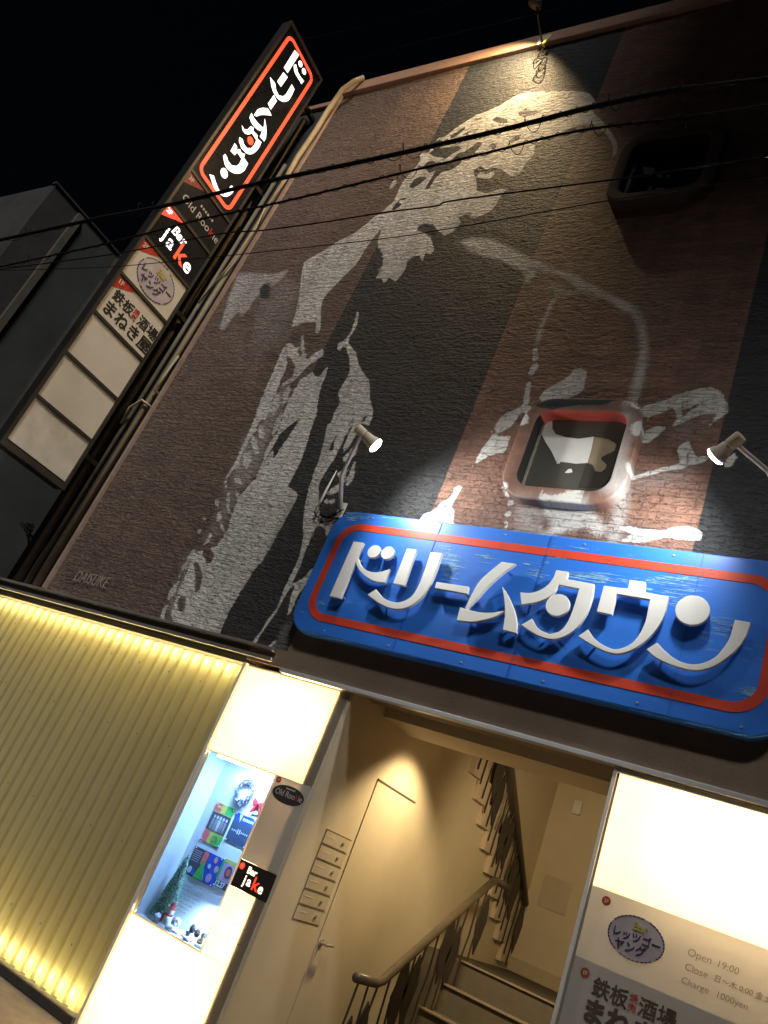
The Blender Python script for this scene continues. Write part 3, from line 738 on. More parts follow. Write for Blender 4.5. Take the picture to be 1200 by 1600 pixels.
# ------------------------------------------------------------------ stairwell
SX0, SX1, SYB = -3.2, -1.0, 5.0
sw = MB()
sw.box(SX0 - 0.12, SX0, 0.0, 0.31, 0.02, 2.7345); sw.box(SX0 - 0.12, SX0, 0.3101, SYB, 0.02, 5.2)
sw.build('stairwell_side_wall', M_beige, bld)
MB().box(SX0, SX1 + 0.1, SYB, SYB + 0.1, 0.02, 5.2).build('stairwell_back_wall', M_beige, bld)
MB().box(SX1, SX1 + 0.1, 0.31, SYB, 0.02, 5.2).build('stairwell_side_wall', M_beige, bld)
cl = MB(); cl.box(SX0, SX1, 0.302, 0.50, 2.80, 2.9); cl.box(SX0, SX1, 0.50, 1.0, 2.70, 2.9); cl.box(SX0, SX1, 1.0, 1.32, 2.90, 3.0)
cl.build('stairwell_ceiling', M_beige, bld)
MB().box(SX0, SX1, 1.3, SYB, 4.9, 5.0).build('upper_ceiling', M_beige, bld)
MB().box(SX0, SX1, 0.302, 1.31, 3.0, 5.0).build('upper_floor_block', M_beige, bld)
MB().box(SX0, SX1, 0.07, SYB, 0.02, 0.055).build('stairwell_floor', M_stair, bld)
bb = MB(); bb.box(SX0 + 0.002, SX1, SYB - 0.02, SYB - 0.001, 1.257, 1.40); bb.build('baseboard', mat('baseboard_paint', (0.48, 0.40, 0.29), 0.6), bld)
MB().box(-3.06, -2.72, SYB - 0.012, SYB - 0.001, 2.0, 2.36).build('service_panel', mat('panel_paint', (0.52, 0.44, 0.33), 0.5), bld, bevel=0.003)
ww = at(902, 1262, SYB - 0.05)
MB().box(ww[0] - 0.05, ww[0] + 0.05, SYB - 0.09, SYB - 0.001, ww[2] - 0.08, ww[2] + 0.08).build('wall_lamp_box', M_white_metal, bld, bevel=0.01)

door = MB().box(SX0 + 0.001, SX0 + 0.008, 0.76, 1.478, 0.06, 2.262).build('door', M_beige, bld)
dk = MB(); dk.box(SX0 + 0.001, SX0 + 0.013, 0.76, 1.484, 2.263, 2.276); dk.box(SX0 + 0.001, SX0 + 0.0035, 1.479, 1.484, 0.06, 2.262)
dk.build('door_gap', mat('door_gap_shadow_line', (0.10, 0.075, 0.05), 0.8), door)
dh = MB(); dh.tube([(SX0 + 0.008, 0.80, 1.07), (SX0 + 0.055, 0.80, 1.07), (SX0 + 0.06, 0.90, 1.075)], 0.010)
dh.lathe([(0.028, 0), (0.028, 0.008)], (SX0 + 0.008, 0.80, 1.07), (1, 0, 0)); dh.build('handle', M_alu, door, smooth=False)

# lower flight: six risers
stairs = MB(); nos = MB(); prof = [(SYB - 0.001, 0.056), (SYB - 0.001, 1.255)]
for k in range(6):
    zt = 1.255 - 0.2 * k; yf = 2.6 - 0.3 * k
    prof += [(yf, zt), (yf, max(zt - 0.2, 0.056))]
    nos.box(-2.83, SX1 - 0.002, yf - 0.02, yf + 0.05, zt + 0.001, zt + 0.014)
stairs.prism(prof, -2.82, SX1 - 0.002, 'yz')
stairs.box(SX0 + 0.001, -2.8215, 2.62, SYB - 0.001, 0.056, 1.253)
fl = stairs.build('stair_flight', M_stair, bld); nos.build('stair_nosing', M_nosing, fl)
# upper flight: stepped soffit slab along the side wall
uf = MB()
P0 = (2.33, 2.78)
for k in range(-4, 9):
    y = P0[0] + 0.275 * k; z = P0[1] - 0.1825 * k
    uf.box(SX0 + 0.001, -3.145 + 0.0005 * (k % 2), y, y + 0.315, z, z + 0.22)
uf.build('upper_stair_flight', mat('stair_soffit_paint', (0.58, 0.47, 0.36), 0.7, var=0.08), bld)

def leaf(yc, zc, w, h):
    return [(yc, zc + h * 0.5), (yc + w * 0.32, zc + h * 0.30), (yc + w * 0.5, zc + h * 0.08), (yc + w * 0.36, zc - h * 0.2), (yc + w * 0.1, zc - h * 0.5),
            (yc - w * 0.28, zc - h * 0.24), (yc - w * 0.5, zc - h * 0.02), (yc - w * 0.3, zc + h * 0.26)]
def railing(X, rail_pts, zfoot, y0, y1, rail_r, slope_fn, label):
    t = thing('stair_railing', label, 'railing', 'railings of the staircase')
    hr = MB(); hr.tube(rail_pts, rail_r, 10); hr.build('handrail', mat('handrail_wood', (0.085, 0.065, 0.045), 0.4, var=0.3, vscale=12), t, smooth=True)
    y = y0; k = 0
    while y < y1:
        zt = slope_fn(y); zb = zfoot(y)
        MB().tube([(X, y, zb), (X, y, zb + (zt - zb) * 0.35), (X, y + (0.03 if k % 2 else -0.03), zb + (zt - zb) * 0.55), (X, y, zt)], 0.009, 6).build('baluster', M_iron, t)
        if k % 4 < 2:
            yc = y + 0.07 + 0.02 * (k % 2); h = 0.52; zc = (slope_fn(yc) + zfoot(yc)) / 2 + (0.08 if k % 3 else -0.02)
            MB().prism(leaf(yc, zc, 0.23, h), X - 0.006, X + 0.006, 'yz').build('leaf_panel', M_iron, t)
        y += 0.155; k += 1
    return t
lower_z = lambda y: 0.97 + (y - 1.1) * 0.616 if y > 1.1 else 0.97
def lower_foot(y):
    if y < 1.1: return 0.056
    return min(1.255, 0.255 + 0.2 * math.floor((y - 1.1) / 0.3))
railing(-2.8, [(-2.8, 0.74, 0.985), (-2.8, 1.06, 0.975), (-2.8, 1.16, 1.0), (-2.8, 2.70, 1.955), (-2.8, 2.78, 1.985), (-2.8, 3.15, 1.985)], lower_foot, 0.80, 2.75, 0.034, lower_z,
        'dark iron leaf-patterned railing of the lower stair flight, rising from the entrance floor')
up_z = lambda y: 3.07 - (y - 3.17) * 0.689
railing(-3.13, [(-3.13, 1.5, up_z(1.5)), (-3.13, 4.78, up_z(4.78))], lambda y: 2.87 - (y - 2.33) * 0.6636, 1.6, 4.75, 0.046, up_z,
        'dark iron leaf-patterned railing of the upper stair flight above the landing')

# assumed warm downlighter, tucked unseen behind the ceiling beam
dl = thing('assumed_downlight', 'assumed small round warm downlighter recessed unseen behind the stairwell ceiling beam', 'lamp')
MB().lathe([(0.05, 0), (0.055, 0.004), (0.055, 0.03), (0.045, 0.03)], (-2.72, 1.14, 2.868), (0, 0, 1)).build('lamp_housing', M_white_metal, dl)
MB().lathe([(0.0, 0), (0.042, 0.0), (0.042, 0.004), (0.0, 0.004)], (-2.72, 1.14, 2.862), (0, 0, 1)).build('lamp_lens', emit('warm_lens', (1, 0.7, 0.35), 6), dl)
spot_light('assumed_downlight_beam', (-2.72, 1.14, 2.86), (-2.85, 1.25, 0), 150, (1.0, 0.76, 0.41), 118, 0.55, 0.08, dl)

added_dl = thing('assumed_downlight', 'added second round warm downlighter, recessed unseen behind the ceiling beam to light the stairs', 'lamp')  # added lamp, not in view, brightens the stairs and back wall
MB().lathe([(0.05, 0), (0.055, 0.004), (0.055, 0.03), (0.045, 0.03)], (-1.7, 1.14, 2.868), (0, 0, 1)).build('lamp_housing', M_white_metal, added_dl)
MB().lathe([(0.0, 0), (0.042, 0.0), (0.042, 0.004), (0.0, 0.004)], (-1.7, 1.14, 2.862), (0, 0, 1)).build('lamp_lens', emit('added_warm_lens', (1, 0.7, 0.35), 6), added_dl)
spot_light('assumed_downlight_beam', (-1.7, 1.14, 2.86), (-1.8, 4.4, 1.5), 175, (1.0, 0.76, 0.41), 125, 0.8, 0.14, added_dl)

# name plates on the side wall
for k in range(6):
    zt = 1.785 - k * 0.103
    t = thing('name_plate', ('topmost', 'second from the top', 'third from the top', 'fourth from the top', 'fifth from the top', 'lowest')[k] + ' of the six clear letterbox name plates on the stairwell wall', 'name plate', 'stacked name plates on the stairwell wall')
    MB().box(SX0 + 0.001, SX0 + 0.005, 0.33, 0.70, zt - 0.097, zt - 0.004).build('plate', mat('clear_plate', (0.55, 0.48, 0.37), 0.2, var=0.05, spec=0.7), t, bevel=0.002)
    MB().box(SX0 + 0.001, SX0 + 0.007, 0.325, 0.71, zt - 0.003, zt + 0.001).build('upper_edge', mat('plate_edge', (0.22, 0.175, 0.12), 0.5), t)
    MB().box(SX0 + 0.001, SX0 + 0.006, 0.325, 0.329, zt - 0.1, zt - 0.004).build('side_edge', mat('side_edge_grey', (0.30, 0.25, 0.18), 0.5), t)
    lk = MB(); lk.lathe([(0.014, 0), (0.014, 0.007), (0.006, 0.007), (0.006, 0.010)], (SX0 + 0.005, 0.60, zt - 0.05), (1, 0, 0), 12); lk.build('dial_lock', M_alu, t)
    MB().box(SX0 + 0.0052, SX0 + 0.0065, 0.36, 0.48, zt - 0.045, zt - 0.040).build('slot', M_white_paint, t)

# ------------------------------------------------------------------ blue sign board
sg = thing('sign_board', 'long blue sign board with red border and raised white letters above the entrance', 'sign')
SYF = -0.12
M_blue = mat('worn_blue_paint', (0.028, 0.165, 0.66), 0.38, var=0.12, vscale=3, spec=0.5)
# scuffed pale patches in the blue paint
nt_ = M_blue.node_tree; nn = nt_.nodes; ll = nt_.links; pp = nn['Principled BSDF']
geo = nn.new('ShaderNodeNewGeometry'); mpn = nn.new('ShaderNodeMapping'); mpn.inputs['Scale'].default_value = (2.2, 1, 16)
ll.new(geo.outputs['Position'], mpn.inputs['Vector'])
n1 = nn.new('ShaderNodeTexNoise'); n1.inputs['Scale'].default_value = 3.0; n1.inputs['Detail'].default_value = 8; n1.inputs['Roughness'].default_value = 0.72
ll.new(mpn.outputs[0], n1.inputs['Vector'])
n2 = nn.new('ShaderNodeTexNoise'); n2.inputs['Scale'].default_value = 1.7; n2.inputs['Detail'].default_value = 2
ll.new(geo.outputs['Position'], n2.inputs['Vector'])
sm = nn.new('ShaderNodeMath'); sm.operation = 'ADD'; ll.new(n1.outputs['Fac'], sm.inputs[0]); ll.new(n2.outputs['Fac'], sm.inputs[1])
mr = nn.new('ShaderNodeMapRange'); mr.inputs['From Min'].default_value = 1.20; mr.inputs['From Max'].default_value = 1.38; mr.inputs['To Max'].default_value = 0.55
ll.new(sm.outputs[0], mr.inputs['Value'])
src = pp.inputs['Base Color'].links[0].from_socket
mxc = nn.new('ShaderNodeMix'); mxc.data_type = 'RGBA'; mxc.inputs[7].default_value = (0.30, 0.58, 0.80, 1)
ll.new(mr.outputs[0], mxc.inputs[0]); ll.new(src, mxc.inputs[6]); ll.new(mxc.outputs[2], pp.inputs['Base Color'])
MB().prism(rrect(-3.965, -0.41, 3.03, 4.145, 0.19, 10), SYF, -0.022).build('panel', M_blue, sg, bevel=0.012)
brd = MB(); band(brd, rrect(-3.862, -0.512, 3.145, 4.035, 0.20, 10), rrect(-3.80, -0.574, 3.207, 3.973, 0.14, 10), SYF - 0.003, SYF)
brd.build('border', M_red_border, sg)
sc_ = MB()
for x in (-3.6, -3.0, -2.4, -1.8, -1.2, -0.62):
    for z in (3.075, 4.10): sc_.lathe([(0.0, 0), (0.009, 0.0), (0.007, 0.004), (0.0, 0.005)], (x, SYF, z), (0, -1, 0), 10)
o_ = sc_.build('screw_heads', M_alu, sg)
M_seam = mat('seam_shadow_blue', (0.014, 0.075, 0.36), 0.6)
for x in (-2.95, -2.05, -1.02): MB().box(x - 0.0012, x + 0.0012, SYF - 0.0038, SYF - 0.0002, 3.045, 4.13).build('panel_seam', M_seam, sg)
# worn patches left by old fixings
M_scuff = mat('pale_scuff', (0.22, 0.48, 0.78), 0.5, var=0.7, vscale=45)
ws = MB(); rs = random.Random(5); ns_ = 0
for zt, x0, y0, x1, y1, n_ in (('S3', 190, 95, 720, 240, 120), ('S3', 520, 230, 600, 300, 14), ('S2', -10, 60, 130, 270, 55), ('S2', 880, 245, 1180, 300, 45), ('S2', 640, 190, 700, 280, 16),
                               ('S1', 345, 48, 560, 108, 60), ('S1', 560, 60, 800, 90, 20), ('S1', 1075, 320, 1180, 520, 50), ('S3', 1040, 855, 1140, 955, 30), ('S3', 0, 85, 60, 140, 20),
                               ('S1', 20, 640, 110, 790, 26), ('S1', 170, 655, 260, 700, 12), ('S2', 270, 120, 360, 150, 8), ('S3', 830, 390, 910, 480, 12), ('S2', 300, 60, 1100, 190, 22)):
    for k in range(n_):
        c = at(*Q(zt, rs.uniform(x0, x1), rs.uniform(y0, y1))[0], SYF); L = abs(rs.gauss(0, 0.05)) + 0.006; h_ = rs.uniform(0.0006, 0.0030)
        if c[0] + L > -0.44 or c[0] - L < -3.93 or c[2] > 4.125 or c[2] < 3.05: continue
        ysk = 0.0010 + 0.0000025 * (ns_ := ns_ + 1)
        ws.add([(c[0] - L, SYF - ysk, c[2]), (c[0] - L * 0.4, SYF - ysk, c[2] - h_), (c[0] + L * 0.5, SYF - ysk, c[2] - h_ * 0.7), (c[0] + L, SYF - ysk, c[2] + h_ * 0.2), (c[0] + L * 0.3, SYF - ysk, c[2] + h_), (c[0] - L * 0.6, SYF - ysk, c[2] + h_ * 0.8)], [(0, 1, 2, 3, 4, 5)])
wo = ws.build('worn_streaks', M_scuff, sg); wo['kind'] = 'stuff'
LETTERS = [
    [('p', Q('S1', 455, 248, 525, 258, 362, 642, 287, 628)),
     ('p', Q('S1', 487, 365, 495, 395, 530, 440, 585, 462, 650, 458, 705, 440, 672, 535, 610, 528, 550, 500, 500, 455, 475, 410, 468, 385)),
     ('c', Q('S1', 595, 318, 638, 320)), ('c', Q('S1', 690, 328, 733, 331))],
    [('p', Q('S1', 825, 298, 893, 305, 805, 555, 728, 540)),
     ('p', Q('S1', 990, 322, 1068, 330, 1040, 420, 1000, 520, 960, 595, 900, 660, 830, 705, 755, 718, 690, 705, 620, 670, 550, 618, 610, 580, 650, 630, 700, 660, 760, 672, 820, 655, 870, 615, 910, 545, 950, 440))],
    [('p', Q('S2', -37, 308, 188, 340, 178, 390, -49, 350))],
    [('p', Q('S2', 418, 167, 515, 182, 420, 250, 320, 340, 240, 430, 175, 492, 163, 488, 200, 410, 250, 320, 310, 255, 370, 205)),
     ('p', Q('S2', 128, 483, 200, 505, 280, 520, 360, 520, 435, 508, 380, 545, 300, 570, 200, 585, 103, 575)),
     ('p', Q('S2', 420, 338, 455, 390, 500, 490, 522, 590, 522, 665, 425, 640, 440, 540, 435, 430))],
    [('p', Q('S2', 795, 225, 880, 237, 868, 287, 1060, 322, 1050, 400, 1015, 510, 960, 600, 890, 665, 810, 700, 740, 702, 670, 680, 600, 640, 552, 605,
             628, 562, 650, 605, 690, 645, 750, 670, 810, 655, 860, 610, 900, 530, 930, 440, 955, 355, 815, 327, 790, 370, 730, 420, 650, 450, 555, 465,
             545, 380, 610, 385, 680, 365, 740, 325, 780, 270)), ('c', Q('S2', 805, 467, 888, 470))],
    [('p', Q('S3', 60, 155, 225, 178, 240, 115, 350, 130, 345, 200, 510, 232, 490, 330, 450, 420, 390, 500, 310, 570, 220, 615, 150, 628, 80, 615, 20, 590,
             -60, 545, -120, 507, -50, 459, -20, 505, 20, 545, 80, 580, 140, 597, 210, 580, 270, 540, 320, 470, 355, 380, 380, 252, 150, 213, 115, 358, 10, 335))],
    [('c', Q('S3', 675, 325, 797, 330)),
     ('p', Q('S3', 970, 392, 1080, 410, 1050, 500, 990, 590, 910, 660, 830, 710, 740, 740, 660, 740, 560, 715, 470, 680, 400, 640, 355, 598, 430, 550,
             480, 605, 550, 660, 620, 693, 690, 702, 770, 685, 840, 645, 900, 575, 940, 500))]]
LYF = SYF - 0.065
def smooth_poly(p):
    """round off the sampled curves: subdivide the gentle bends, keep true corners"""
    n = len(p); out = []
    for i in range(n):
        a, b, c, d = p[i - 1], p[i], p[(i + 1) % n], p[(i + 2) % n]
        out.append(b)
        def ang(u, v, w):
            e1 = v - u; e2 = w - v
            return abs(math.atan2(e1[0] * e2[1] - e1[1] * e2[0], e1 @ e2))
        if ang(a, b, c) < 0.6 and ang(b, c, d) < 0.6 and n > 5:
            for t in (1 / 3, 2 / 3):
                out.append(0.5 * ((2 * b) + (c - a) * t + (2 * a - 5 * b + 4 * c - d) * t * t + (3 * b - a - 3 * c + d) * t ** 3))
    return [tuple(v) for v in out]
LET_XZ = []
for L in LETTERS:
    shp = []
    for k, pts in L:
        w = XZ(pts, LYF)
        if k == 'c':
            r = float(np.linalg.norm(w[1] - w[0])); shp.append(('c', [tuple(v) for v in ellipse(w[0][0], w[0][1], r, r, 40)]))
        else: shp.append(('p', smooth_poly(w)))
    LET_XZ.append(shp)
M_letter = mat('white_letter_paint', (0.78, 0.78, 0.76), 0.5, var=0.07, vscale=8)
for shp in LET_XZ:
    mb = MB()
    for k, p in shp: mb.prism(p, LYF, LYF + 0.030)
    lt_ = mb.build('letter', M_letter, sg, bevel=0.003)
    pn = MB()
    for k, p in shp:
        c0 = np.mean(np.array(p), 0); q0 = min(p, key=lambda v: (v[0] - c0[0]) ** 2 + (v[1] - c0[1]) ** 2); q0 = (q0[0] + (p[0][0] - q0[0]) * 0.0, q0[1])
        for w_ in (p[0], p[len(p) // 2]): pn.box(w_[0] * 0.9 + c0[0] * 0.1 - 0.006, w_[0] * 0.9 + c0[0] * 0.1 + 0.006, LYF + 0.0302, SYF - 0.0005, w_[1] * 0.9 + c0[1] * 0.1 - 0.006, w_[1] * 0.9 + c0[1] * 0.1 + 0.006)
    pn.build('stand_off_pins', M_alu, lt_)

# ------------------------------------------------------------------ spotlights over the sign
def arm_lamp(base, mid, head, face, label, flip):
    t = thing('spotlight', label, 'spotlight', 'white arm spotlights over the blue sign')
    base, mid, head, face = map(Vector, (base, mid, head, face))
    MB().box(base.x - 0.035, base.x + 0.035, -0.012, 0.02, base.z - 0.075, base.z + 0.075).build('base_plate', M_white_metal, t, bevel=0.003)
    a = MB(); a.tube([base, base + (mid - base) * 0.55, mid, head + (mid - head) * 0.1, head], [0.02, 0.019, 0.016, 0.016, 0.014], 10); a.build('arm', M_white_metal, t, smooth=True)
    ax_ = (face - head); L = ax_.length; ax_.normalize(); st = head - ax_ * 0.06
    so_ = MB(); so_.lathe([(0.0, 0), (0.036, 0.0), (0.041, 0.012), (0.041, 0.085), (0.036, 0.09)], st, ax_, 20); so_.build('socket', mat('socket_cream', (0.62, 0.55, 0.43), 0.45), t, smooth=False, bevel=0.003)
    bs = MB(); bs.lathe([(0.036, 0.093), (0.042, 0.10), (0.046, 0.15), (0.058, L + 0.03), (0.063, L + 0.055)], st, ax_, 24); bs.build('bulb_neck', mat('bulb_neck_white', (0.66, 0.6, 0.5), 0.35), t, smooth=True)
    lf = MB(); lf.lathe([(0.062, L + 0.056), (0.060, L + 0.068), (0.045, L + 0.078), (0.0, L + 0.082)], st, ax_, 24); lf.build('bulb_face', emit('bulb_glow', (1.0, 0.96, 0.86), 26), t, smooth=True)
    p = st + ax_ * (L + 0.10)
    spot_light('bulb_beam', p, p + ax_, 84, (0.98, 0.98, 0.93), 146, 0.9, 0.06, t)
    return t
h1 = at(566, 676, -0.66); f1 = at(587, 696, -0.58)
arm_lamp((-4.04, -0.02, 4.20), (-3.93, -0.32, 4.37), h1, f1, 'white arm spotlight above the left end of the blue sign', 1)
h2 = at(1146, 691, -0.66); f2 = at(1118, 713, -0.60)
arm_lamp((-0.38, -0.02, 4.20), at(1200, 736, -0.4), h2, f2, 'cream arm spotlight above the right end of the blue sign', -1)
# loose clip and rod under the left spotlight
rod = MB(); rod.tube([at(*Q('N', 345, 715)[0], -0.04), at(*Q('N', 215, 960)[0], -0.04), at(*Q('N', 100, 1190)[0], -0.04)], [0.004, 0.011, 0.013], 8)
t = tag(rod.build('cable_conduit', M_white_metal, None, smooth=True), 'thin white conduit on the mural wall left of the left spotlight', 'conduit')
wl = MB()
pts = Q('N', 85, 1195, 95, 1240, 130, 1265, 150, 1230, 200, 1260, 260, 1240, 330, 1215, 380, 1195, 430, 1170)
wl.tube([at(px, py, -0.03) for px, py in pts], 0.006, 6)
pts = Q('N', 150, 1200, 180, 1240, 240, 1255, 300, 1235, 350, 1225, 300, 1260, 220, 1275)
wl.tube([at(px, py, -0.035) for px, py in pts], 0.007, 6)
tag(wl.build('lamp_wire', M_cable, None, smooth=True), 'tangled black lamp wire on the wall at the top left corner of the blue sign', 'wire')

# rooftop floodlight
tl = thing('floodlight', 'warm floodlight on a thin pole leaning out from the roof edge above the painted face', 'floodlight')
pe = Vector(at(838, 4, -4.15, 0)); pb = Vector((-4.15, -0.06, 10.86))
MB().tube([pb, pb + (pe - pb) * 0.5, pe], 0.013, 8).build('pole', M_iron, tl, smooth=True)
MB().box(-4.22, -4.08, -0.075, -0.0555, 10.86, 11.03).build('bracket', M_white_metal, tl, bevel=0.004)
hd = pe + Vector((0.02, -0.02, 0.06)); dn = Vector((-0.35, 0.32, -1)).normalized()
MB().lathe([(0.02, -0.06), (0.05, -0.05), (0.055, 0.02), (0.085, 0.09), (0.088, 0.10)], hd, dn).build('lamp_hood', mat('brown_lamp_hood', (0.06, 0.04, 0.03), 0.5), tl, smooth=True)
MB().lathe([(0.0, 0.085), (0.08, 0.088), (0.0, 0.1)], hd, dn).build('lamp_lens', emit('floodlight_glow', (1.0, 0.7, 0.35), 20), tl)
spot_light('flood_beam', hd + dn * 0.13, hd + dn * 0.13 + Vector((-0.85, 0.34, -1.25)), 390, (1.0, 0.71, 0.37), 140, 0.9, 0.03, tl)
cb = MB()
for k in range(4):
    c0 = at(850 - k, 72 + 4 * k, -0.09); rr = 0.028 + 0.009 * k
    cb.tube([(c0[0] + rr * math.cos(a * 0.55 + k), -0.09 - 0.02 * math.sin(a + k), c0[2] - 0.08 - 0.03 * k + 1.9 * rr * math.sin(a * 0.55 + k)) for a in range(13)], 0.006, 6)
tag(cb.build('cable_coil', M_cable, None, smooth=True), 'small coil of black cable hanging below the floodlight on the roof edge', 'cable')
pg = MB(); c0 = at(856, 60, -0.1); pg.lathe([(0.022, 0), (0.026, 0.02), (0.026, 0.1), (0.016, 0.11), (0.014, 0.18), (0.0, 0.185)], c0 - np.array([0.02, 0, 0.12]), (0.25, 0, 1), 12)
tag(pg.build('cable_plug', mat('yellow_plug', (0.62, 0.52, 0.16), 0.5), None, smooth=True), 'yellow and white weatherproof plug on the roof edge above the cable coil', 'plug')

# ------------------------------------------------------------------ projecting sign
ps = thing('projecting_sign', 'tall projecting shop sign with a lit red bordered top panel and seven tenant panels', 'sign')
SXF = -7.6; Y0, Y1 = -1.05, -0.24
fr = MB()
fr.box(SXF - 0.15, SXF - 0.012, Y0 - 0.03, Y1 + 0.03, 3.93, 11.12)
fr.build('box_body', M_sign_frame, ps)
edges = [4.01, 4.575, 5.165, 5.76, 6.35, 6.93, 7.52, 8.09]
fb = MB()
fb.box(SXF - 0.012, SXF + 0.02, Y0 - 0.035, Y0, 3.93, 11.12); fb.box(SXF - 0.012, SXF + 0.02, Y1, Y1 + 0.035, 3.93, 11.12)
for e in edges[1:]: fb.box(SXF - 0.012, SXF + 0.016, Y0 + 0.0005, Y1 - 0.0005, e - 0.02, e + 0.018)
fb.box(SXF - 0.012, SXF + 0.02, Y0 + 0.0005, Y1 - 0.0005, 3.93, 4.0); fb.box(SXF - 0.012, SXF + 0.02, Y0 + 0.0005, Y1 - 0.0005, 11.06, 11.12)
fb.build('frame_bars', mat('weathered_frame_bars', (0.06, 0.05, 0.04), 0.4, 0.3, var=0.3), ps)
def panel(z0, z1, m, nm='sign_panel', lab=None):
    o = MB().box(SXF - 0.01, SXF, Y0 + 0.004, Y1 - 0.004, z0 + 0.022, z1 - 0.024).build(nm, m, ps)
    if lab: o['label'] = lab
    return o
E_white = emit('lit_white_letter', (1.0, 0.99, 0.95), 1.5)
E_red = emit('lit_red_border', (1.0, 0.075, 0.03), 1.15)
YX, ZX = (0, 1, 0), (0, 0, 1)
def vtext(body, size, y, z, m, parent, **k): return text(body, size, (SXF + 0.002, y, z), YX, ZX, m, parent, **k)
def corner_tag(pn, zt, s, m, ml):
    o = MB().prism([(Y0 + 0.006, zt - 0.03), (Y0 + 0.30, zt - 0.03), (Y0 + 0.006, zt - 0.21)], SXF, SXF + 0.003, 'yz').build('floor_tag', m, pn)
    text(s, 0.085, (SXF + 0.004, Y0 + 0.03, zt - 0.115), YX, ZX, ml, o, 'floor_number', bold=0.002)
top = panel(8.09, 11.085, M_black, 'main_panel', 'black lit panel with white katakana and a red border')
brd = MB(); band(brd, rrect(-0.995, -0.315, 8.17, 10.98, 0.12, 8), rrect(-0.945, -0.365, 8.22, 10.93, 0.07, 8), SXF + 0.004, SXF, 'yz')
brd.build('red_border', E_red, top)
# upright katakana stacked down the panel, each letter with its own outlines
ZT['V'] = (300, 40, 5.3318)
def YZ(pts):
    return [(at(a, b, SXF, 0)[1], at(a, b, SXF, 0)[2]) for a, b in pts]
STACK = [
    [('p', (855, 205, 890, 245, 795, 395, 765, 350)), ('p', (847, 330, 865, 322, 880, 385, 905, 430, 932, 462, 910, 487, 893, 455, 865, 410, 850, 370)),
     ('c', (902, 320, 917, 340)), ('c', (932, 382, 947, 402))],
    [('p', (760, 390, 795, 430, 740, 510, 710, 465)), ('p', (650, 430, 690, 480, 700, 540, 720, 580, 755, 590, 790, 560, 830, 490, 852, 530, 830, 580, 800, 625, 760, 635, 715, 610, 680, 560, 660, 500))],
    [('p', (680, 580, 705, 630, 655, 700, 632, 650))],
    [('p', (515, 745, 545, 700, 590, 685, 630, 690, 645, 715, 660, 750, 620, 745, 570, 745, 535, 757)),
     ('p', (495, 728, 510, 760, 530, 790, 560, 825, 590, 850, 612, 870, 600, 885, 560, 875, 520, 845, 490, 800, 478, 765)),
     ('p', (605, 775, 615, 830, 618, 890, 612, 940, 600, 965, 565, 925, 585, 880, 600, 830))],
    [('p', (415, 830, 432, 862, 460, 868, 488, 838, 512, 852, 508, 875, 545, 915, 540, 940, 577, 972, 560, 1010, 530, 1050, 490, 1072, 450, 1062, 410, 1020, 390, 960, 395, 930,
            420, 945, 430, 985, 455, 1020, 490, 1022, 520, 990, 535, 955, 500, 898, 470, 908, 440, 900, 420, 870)), ('c', (483, 960, 505, 985))],
    [('p', (355, 980, 375, 1010, 370, 1030, 398, 1030, 410, 1060, 440, 1070, 430, 1100, 465, 1150, 440, 1200, 400, 1230, 350, 1230, 300, 1200, 270, 1150, 258, 1085, 275, 1070,
            290, 1095, 300, 1130, 330, 1165, 370, 1170, 400, 1140, 412, 1110, 375, 1055, 355, 1080, 320, 1045))],
    [('c', (267, 1230, 292, 1265)), ('p', (145, 1240, 180, 1250, 195, 1300, 220, 1365, 250, 1390, 290, 1392, 320, 1335, 335, 1335, 355, 1370, 330, 1400, 290, 1425, 250, 1418, 205, 1385, 170, 1320))]]
for i, shp in enumerate(STACK):
    mb = MB(); rd = None
    for k, c in shp:
        w = YZ(Q('V', *c))
        if k == 'c':
            r = math.hypot(w[1][0] - w[0][0], w[1][1] - w[0][1]); pl_ = ellipse(w[0][0], w[0][1], r * 0.95, r * 0.95, 28)
            if i == 4: rd = MB().prism(pl_, SXF + 0.012, SXF + 0.001, 'yz'); continue
        else: pl_ = smooth_poly([np.array(v) for v in w])
        mb.prism(pl_, SXF + 0.004, SXF + 0.001, 'yz')
    mb.build('lit_letter', E_white, top)
    if rd: rd.build('lit_dot', E_red, top)
# third floor tenant
p3 = panel(7.52, 8.09, M_black, lab='unlit black panel with small grey serif lettering')
corner_tag(p3, 8.09, '3F', mat('dull_red_film', (0.30, 0.02, 0.018), 0.45), M_grey_letter)
t1 = vtext('Old Roo', 0.15, Y0 + 0.10, 7.70, M_grey_letter, p3); e1 = max(v.co.y for v in t1.data.vertices) + 0.012
t2 = vtext('k', 0.15, e1, 7.70, M_red, p3); e1 = max(v.co.y for v in t2.data.vertices) + 0.006
vtext('ie', 0.15, e1, 7.70, M_grey_letter, p3)
for i in range(6): MB().box(SXF + 0.001, SXF + 0.003, Y0 + 0.36 + i * 0.045, Y0 + 0.385 + i * 0.045, 7.865, 7.895).build('small_mark', M_grey_letter, p3)
